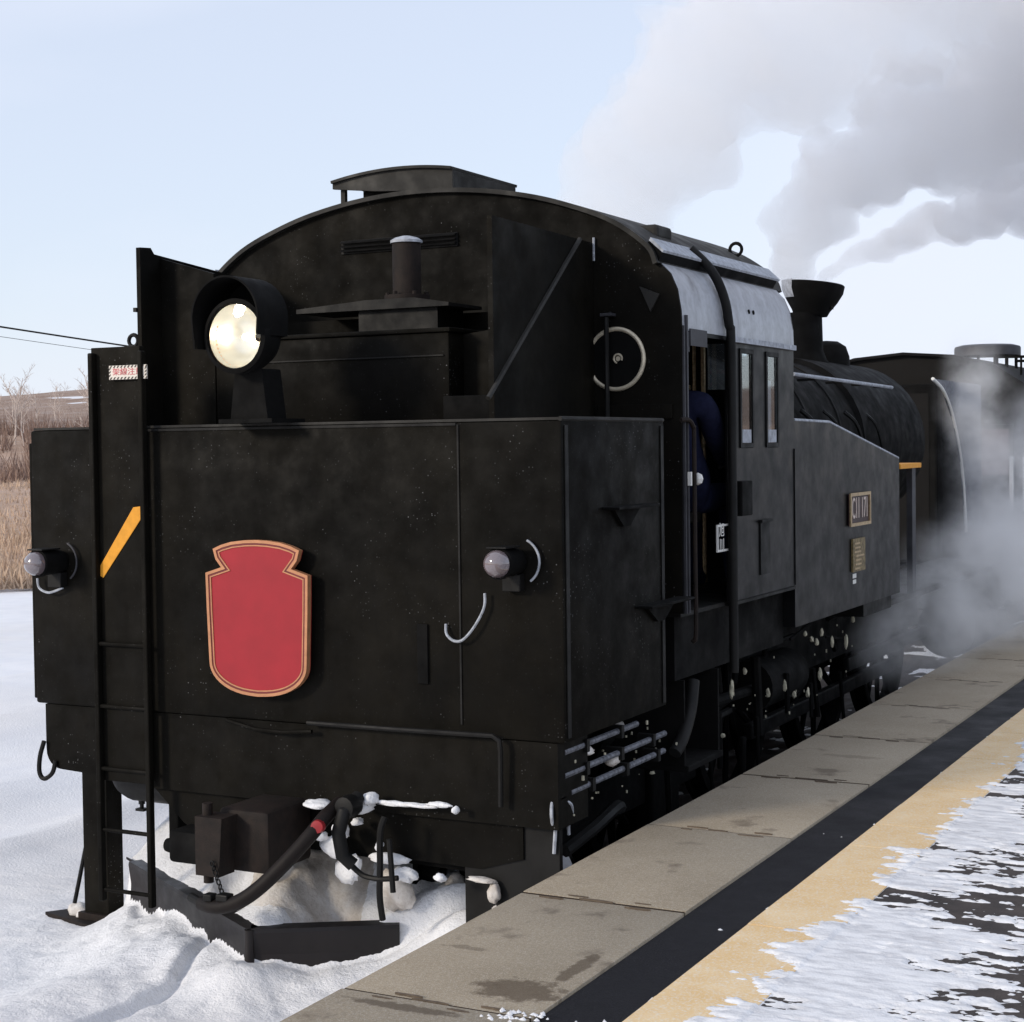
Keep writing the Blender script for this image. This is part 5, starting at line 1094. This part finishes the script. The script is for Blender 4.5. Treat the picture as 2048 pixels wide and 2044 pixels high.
# ================================================================ SMOKE AND STEAM
def plume(name, label, path, dens, col, vox, nscale, seed, disp=0.25, contrast=(0.35, 0.62), floor=0.5):
    """path: (x, y, z, radius). Spheres are strewn along it, merged and roughened into one billowing closed skin filled with smoke."""
    rg = random.Random(seed); bm = bmesh.new()
    for a, c in zip(path, path[1:]):
        a = np.array(a, float); c = np.array(c, float); n_ = max(3, int(np.linalg.norm(c[:3]-a[:3])/(0.30*(a[3]+c[3])/2)))
        for k in range(n_):
            q = a+(c-a)*(k/n_); r_ = q[3]
            for j in range(3):
                rr = r_*rg.uniform(0.38, 0.75); off = Vector((rg.gauss(0, 1), rg.gauss(0, 1), rg.gauss(0, 1))).normalized()*(r_-rr*0.75)*rg.uniform(0.3, 1.0)
                mm = Matrix.Translation(Vector(q[:3])+off)
                bmesh.ops.create_icosphere(bm, subdivisions=2, radius=rr, matrix=mm)
    me = bpy.data.meshes.new(name); bm.to_mesh(me); bm.free()
    o = bpy.data.objects.new(name, me); COL.objects.link(o)
    rm = o.modifiers.new('r', 'REMESH'); rm.mode = 'VOXEL'; rm.voxel_size = vox
    dg = bpy.context.evaluated_depsgraph_get(); m2 = bpy.data.meshes.new_from_object(o.evaluated_get(dg)); bpy.data.objects.remove(o)
    nv = len(m2.vertices); co_ = np.empty(nv*3); m2.vertices.foreach_get('co', co_); co_ = co_.reshape(-1, 3); no = np.empty(nv*3); m2.vertices.foreach_get('normal', no); no = no.reshape(-1, 3)
    f = 1.7/max(0.4, path[len(path)//2][3])
    d = fbm(co_[:, 0]*f+co_[:, 2]*0.7*f, co_[:, 1]*f+co_[:, 2]*0.9*f, 4, seed)+0.5*fbm(co_[:, 0]*f*3+co_[:, 2]*2*f, co_[:, 2]*f*3-co_[:, 1]*f, 3, seed+5)-0.75+0.30*(fbm(co_[:, 0]*f*8+co_[:, 2]*6*f, co_[:, 2]*f*8-co_[:, 1]*5*f, 2, seed+9)-0.5)
    rad = np.interp(co_[:, 2], [p_[2] for p_ in sorted(path, key=lambda t: t[2])], [p_[3] for p_ in sorted(path, key=lambda t: t[2])])
    co_ = co_+no*(d*disp*2*rad)[:, None]
    m2.vertices.foreach_set('co', co_.ravel()); m2.update()
    o = bpy.data.objects.new(name, m2); COL.objects.link(o)          # a second pass closes the folds left by the roughening
    rm = o.modifiers.new('r', 'REMESH'); rm.mode = 'VOXEL'; rm.voxel_size = vox*0.8
    dg = bpy.context.evaluated_depsgraph_get(); m2 = bpy.data.meshes.new_from_object(o.evaluated_get(dg)); bpy.data.objects.remove(o)
    mt = bpy.data.materials.new(name+'_volume'); mt.use_nodes = True; n = mt.node_tree; n.nodes.clear()
    out = n.nodes.new('ShaderNodeOutputMaterial'); pv = n.nodes.new('ShaderNodeVolumePrincipled'); n.links.new(pv.outputs[0], out.inputs['Volume'])
    pv.inputs['Color'].default_value = (*col, 1); pv.inputs['Anisotropy'].default_value = 0.0
    t = noise(n, nscale, 4, 0.6)
    lo = dens*floor; r_ = ramp(n, t, [(contrast[0], (lo, lo, lo)), (contrast[1], (dens, dens, dens))])
    n.links.new(r_, pv.inputs['Density'])
    m2.materials.clear(); m2.materials.append(mt)
    o = bpy.data.objects.new(name, m2); COL.objects.link(o)
    return tag(o, label, 'smoke' if 'smoke' in name else 'steam', kind='stuff')
plume('smoke_plume', 'broad grey smoke plume rising behind the cab roof', [(-1.10, 6.3, 3.2, 0.36), (-1.12, 6.4, 4.1, 0.50), (-1.12, 6.6, 4.55, 0.58), (-0.92, 6.9, 5.05, 0.74), (-0.35, 7.3, 5.65, 1.0), (0.7, 8.0, 6.25, 1.2), (2.0, 9.0, 6.75, 1.4), (3.6, 10.5, 7.0, 1.8), (6.0, 13.0, 7.6, 2.2)], 1.25, (0.984, 0.987, 0.997), 0.07, 1.3, 3, 0.36, (0.35, 0.62), 0.62)
plume('smoke_plume', 'second grey smoke plume leaving the chimney', [(-0.02, 7.7, 3.70, 0.14), (-0.14, 7.75, 4.0, 0.26), (-0.08, 7.9, 4.3, 0.36), (0.22, 8.3, 4.75, 0.46), (0.8, 9.0, 5.15, 0.62), (1.6, 10.2, 5.55, 0.85), (2.8, 12.0, 6.0, 1.25), (4.6, 14.5, 6.5, 1.7)], 3.0, (0.980, 0.983, 0.994), 0.045, 1.9, 8, 0.36, (0.35, 0.62), 0.62)
plume('smoke_wisp', 'thin dark wisp of smoke trailing right from the chimney top', [(0.12, 7.75, 3.75, 0.08), (0.42, 8.0, 3.98, 0.13), (0.80, 8.4, 4.18, 0.20), (1.3, 9.0, 4.40, 0.28), (2.1, 10.0, 4.6, 0.40)], 4.5, (0.955, 0.957, 0.975), 0.04, 3.0, 15)
mt = bpy.data.materials.new('steam_volume'); mt.use_nodes = True; n = mt.node_tree; n.nodes.clear()
out = n.nodes.new('ShaderNodeOutputMaterial'); pv = n.nodes.new('ShaderNodeVolumePrincipled'); n.links.new(pv.outputs[0], out.inputs['Volume'])
pv.inputs['Color'].default_value = (0.994, 0.995, 1.0, 1)
tcn = n.nodes.new('ShaderNodeTexCoord'); ln = n.nodes.new('ShaderNodeVectorMath'); ln.operation = 'LENGTH'; n.links.new(tcn.outputs['Object'], ln.inputs[0])
fall = n.nodes.new('ShaderNodeMapRange'); fall.interpolation_type = 'SMOOTHSTEP'; n.links.new(ln.outputs['Value'], fall.inputs['Value'])
fall.inputs['From Min'].default_value = 0.98; fall.inputs['From Max'].default_value = 0.15; fall.inputs['To Min'].default_value = 0; fall.inputs['To Max'].default_value = 1
t1 = ramp(n, noise(n, 2.3, 6, 0.68), [(0.43, (0.0, 0.0, 0.0)), (0.66, (1, 1, 1))])
oi = n.nodes.new('ShaderNodeObjectInfo')
m1 = n.nodes.new('ShaderNodeMath'); m1.operation = 'MULTIPLY'; n.links.new(fall.outputs[0], m1.inputs[0]); n.links.new(t1, m1.inputs[1])
m2_ = n.nodes.new('ShaderNodeMath'); m2_.operation = 'MULTIPLY'; n.links.new(m1.outputs[0], m2_.inputs[0]); m2_.inputs[1].default_value = 3.3
n.links.new(m2_.outputs[0], pv.inputs['Density'])
bm = bmesh.new(); bmesh.ops.create_icosphere(bm, subdivisions=3, radius=1); pm = bpy.data.meshes.new('steam_puff'); bm.to_mesh(pm); bm.free(); pm.materials.append(mt)
for (c, r_, lab) in (((1.50, 5.6, 1.10), (0.50, 1.3, 0.55), 'low steam wisps curling under the front corner of the side tank'),
                     ((1.62, 7.4, 1.25), (0.80, 1.9, 0.85), 'dense pale steam bank beside the cylinder at the platform edge'),
                     ((1.70, 9.2, 1.75), (0.9, 2.0, 1.1), 'broad steam bank beyond the cylinder hiding the platform edge'),
                     ((1.32, 8.2, 2.55), (0.42, 0.7, 0.95), 'narrow column of steam rising in front of the smoke deflector'),
                     ((1.9, 10.4, 2.2), (1.0, 1.4, 1.1), 'thin steam veil in front of the coach end')):
    o = bpy.data.objects.new('steam_puff', pm); COL.objects.link(o); o.location = c; o.scale = r_; tag(o, lab, 'steam', kind='stuff')
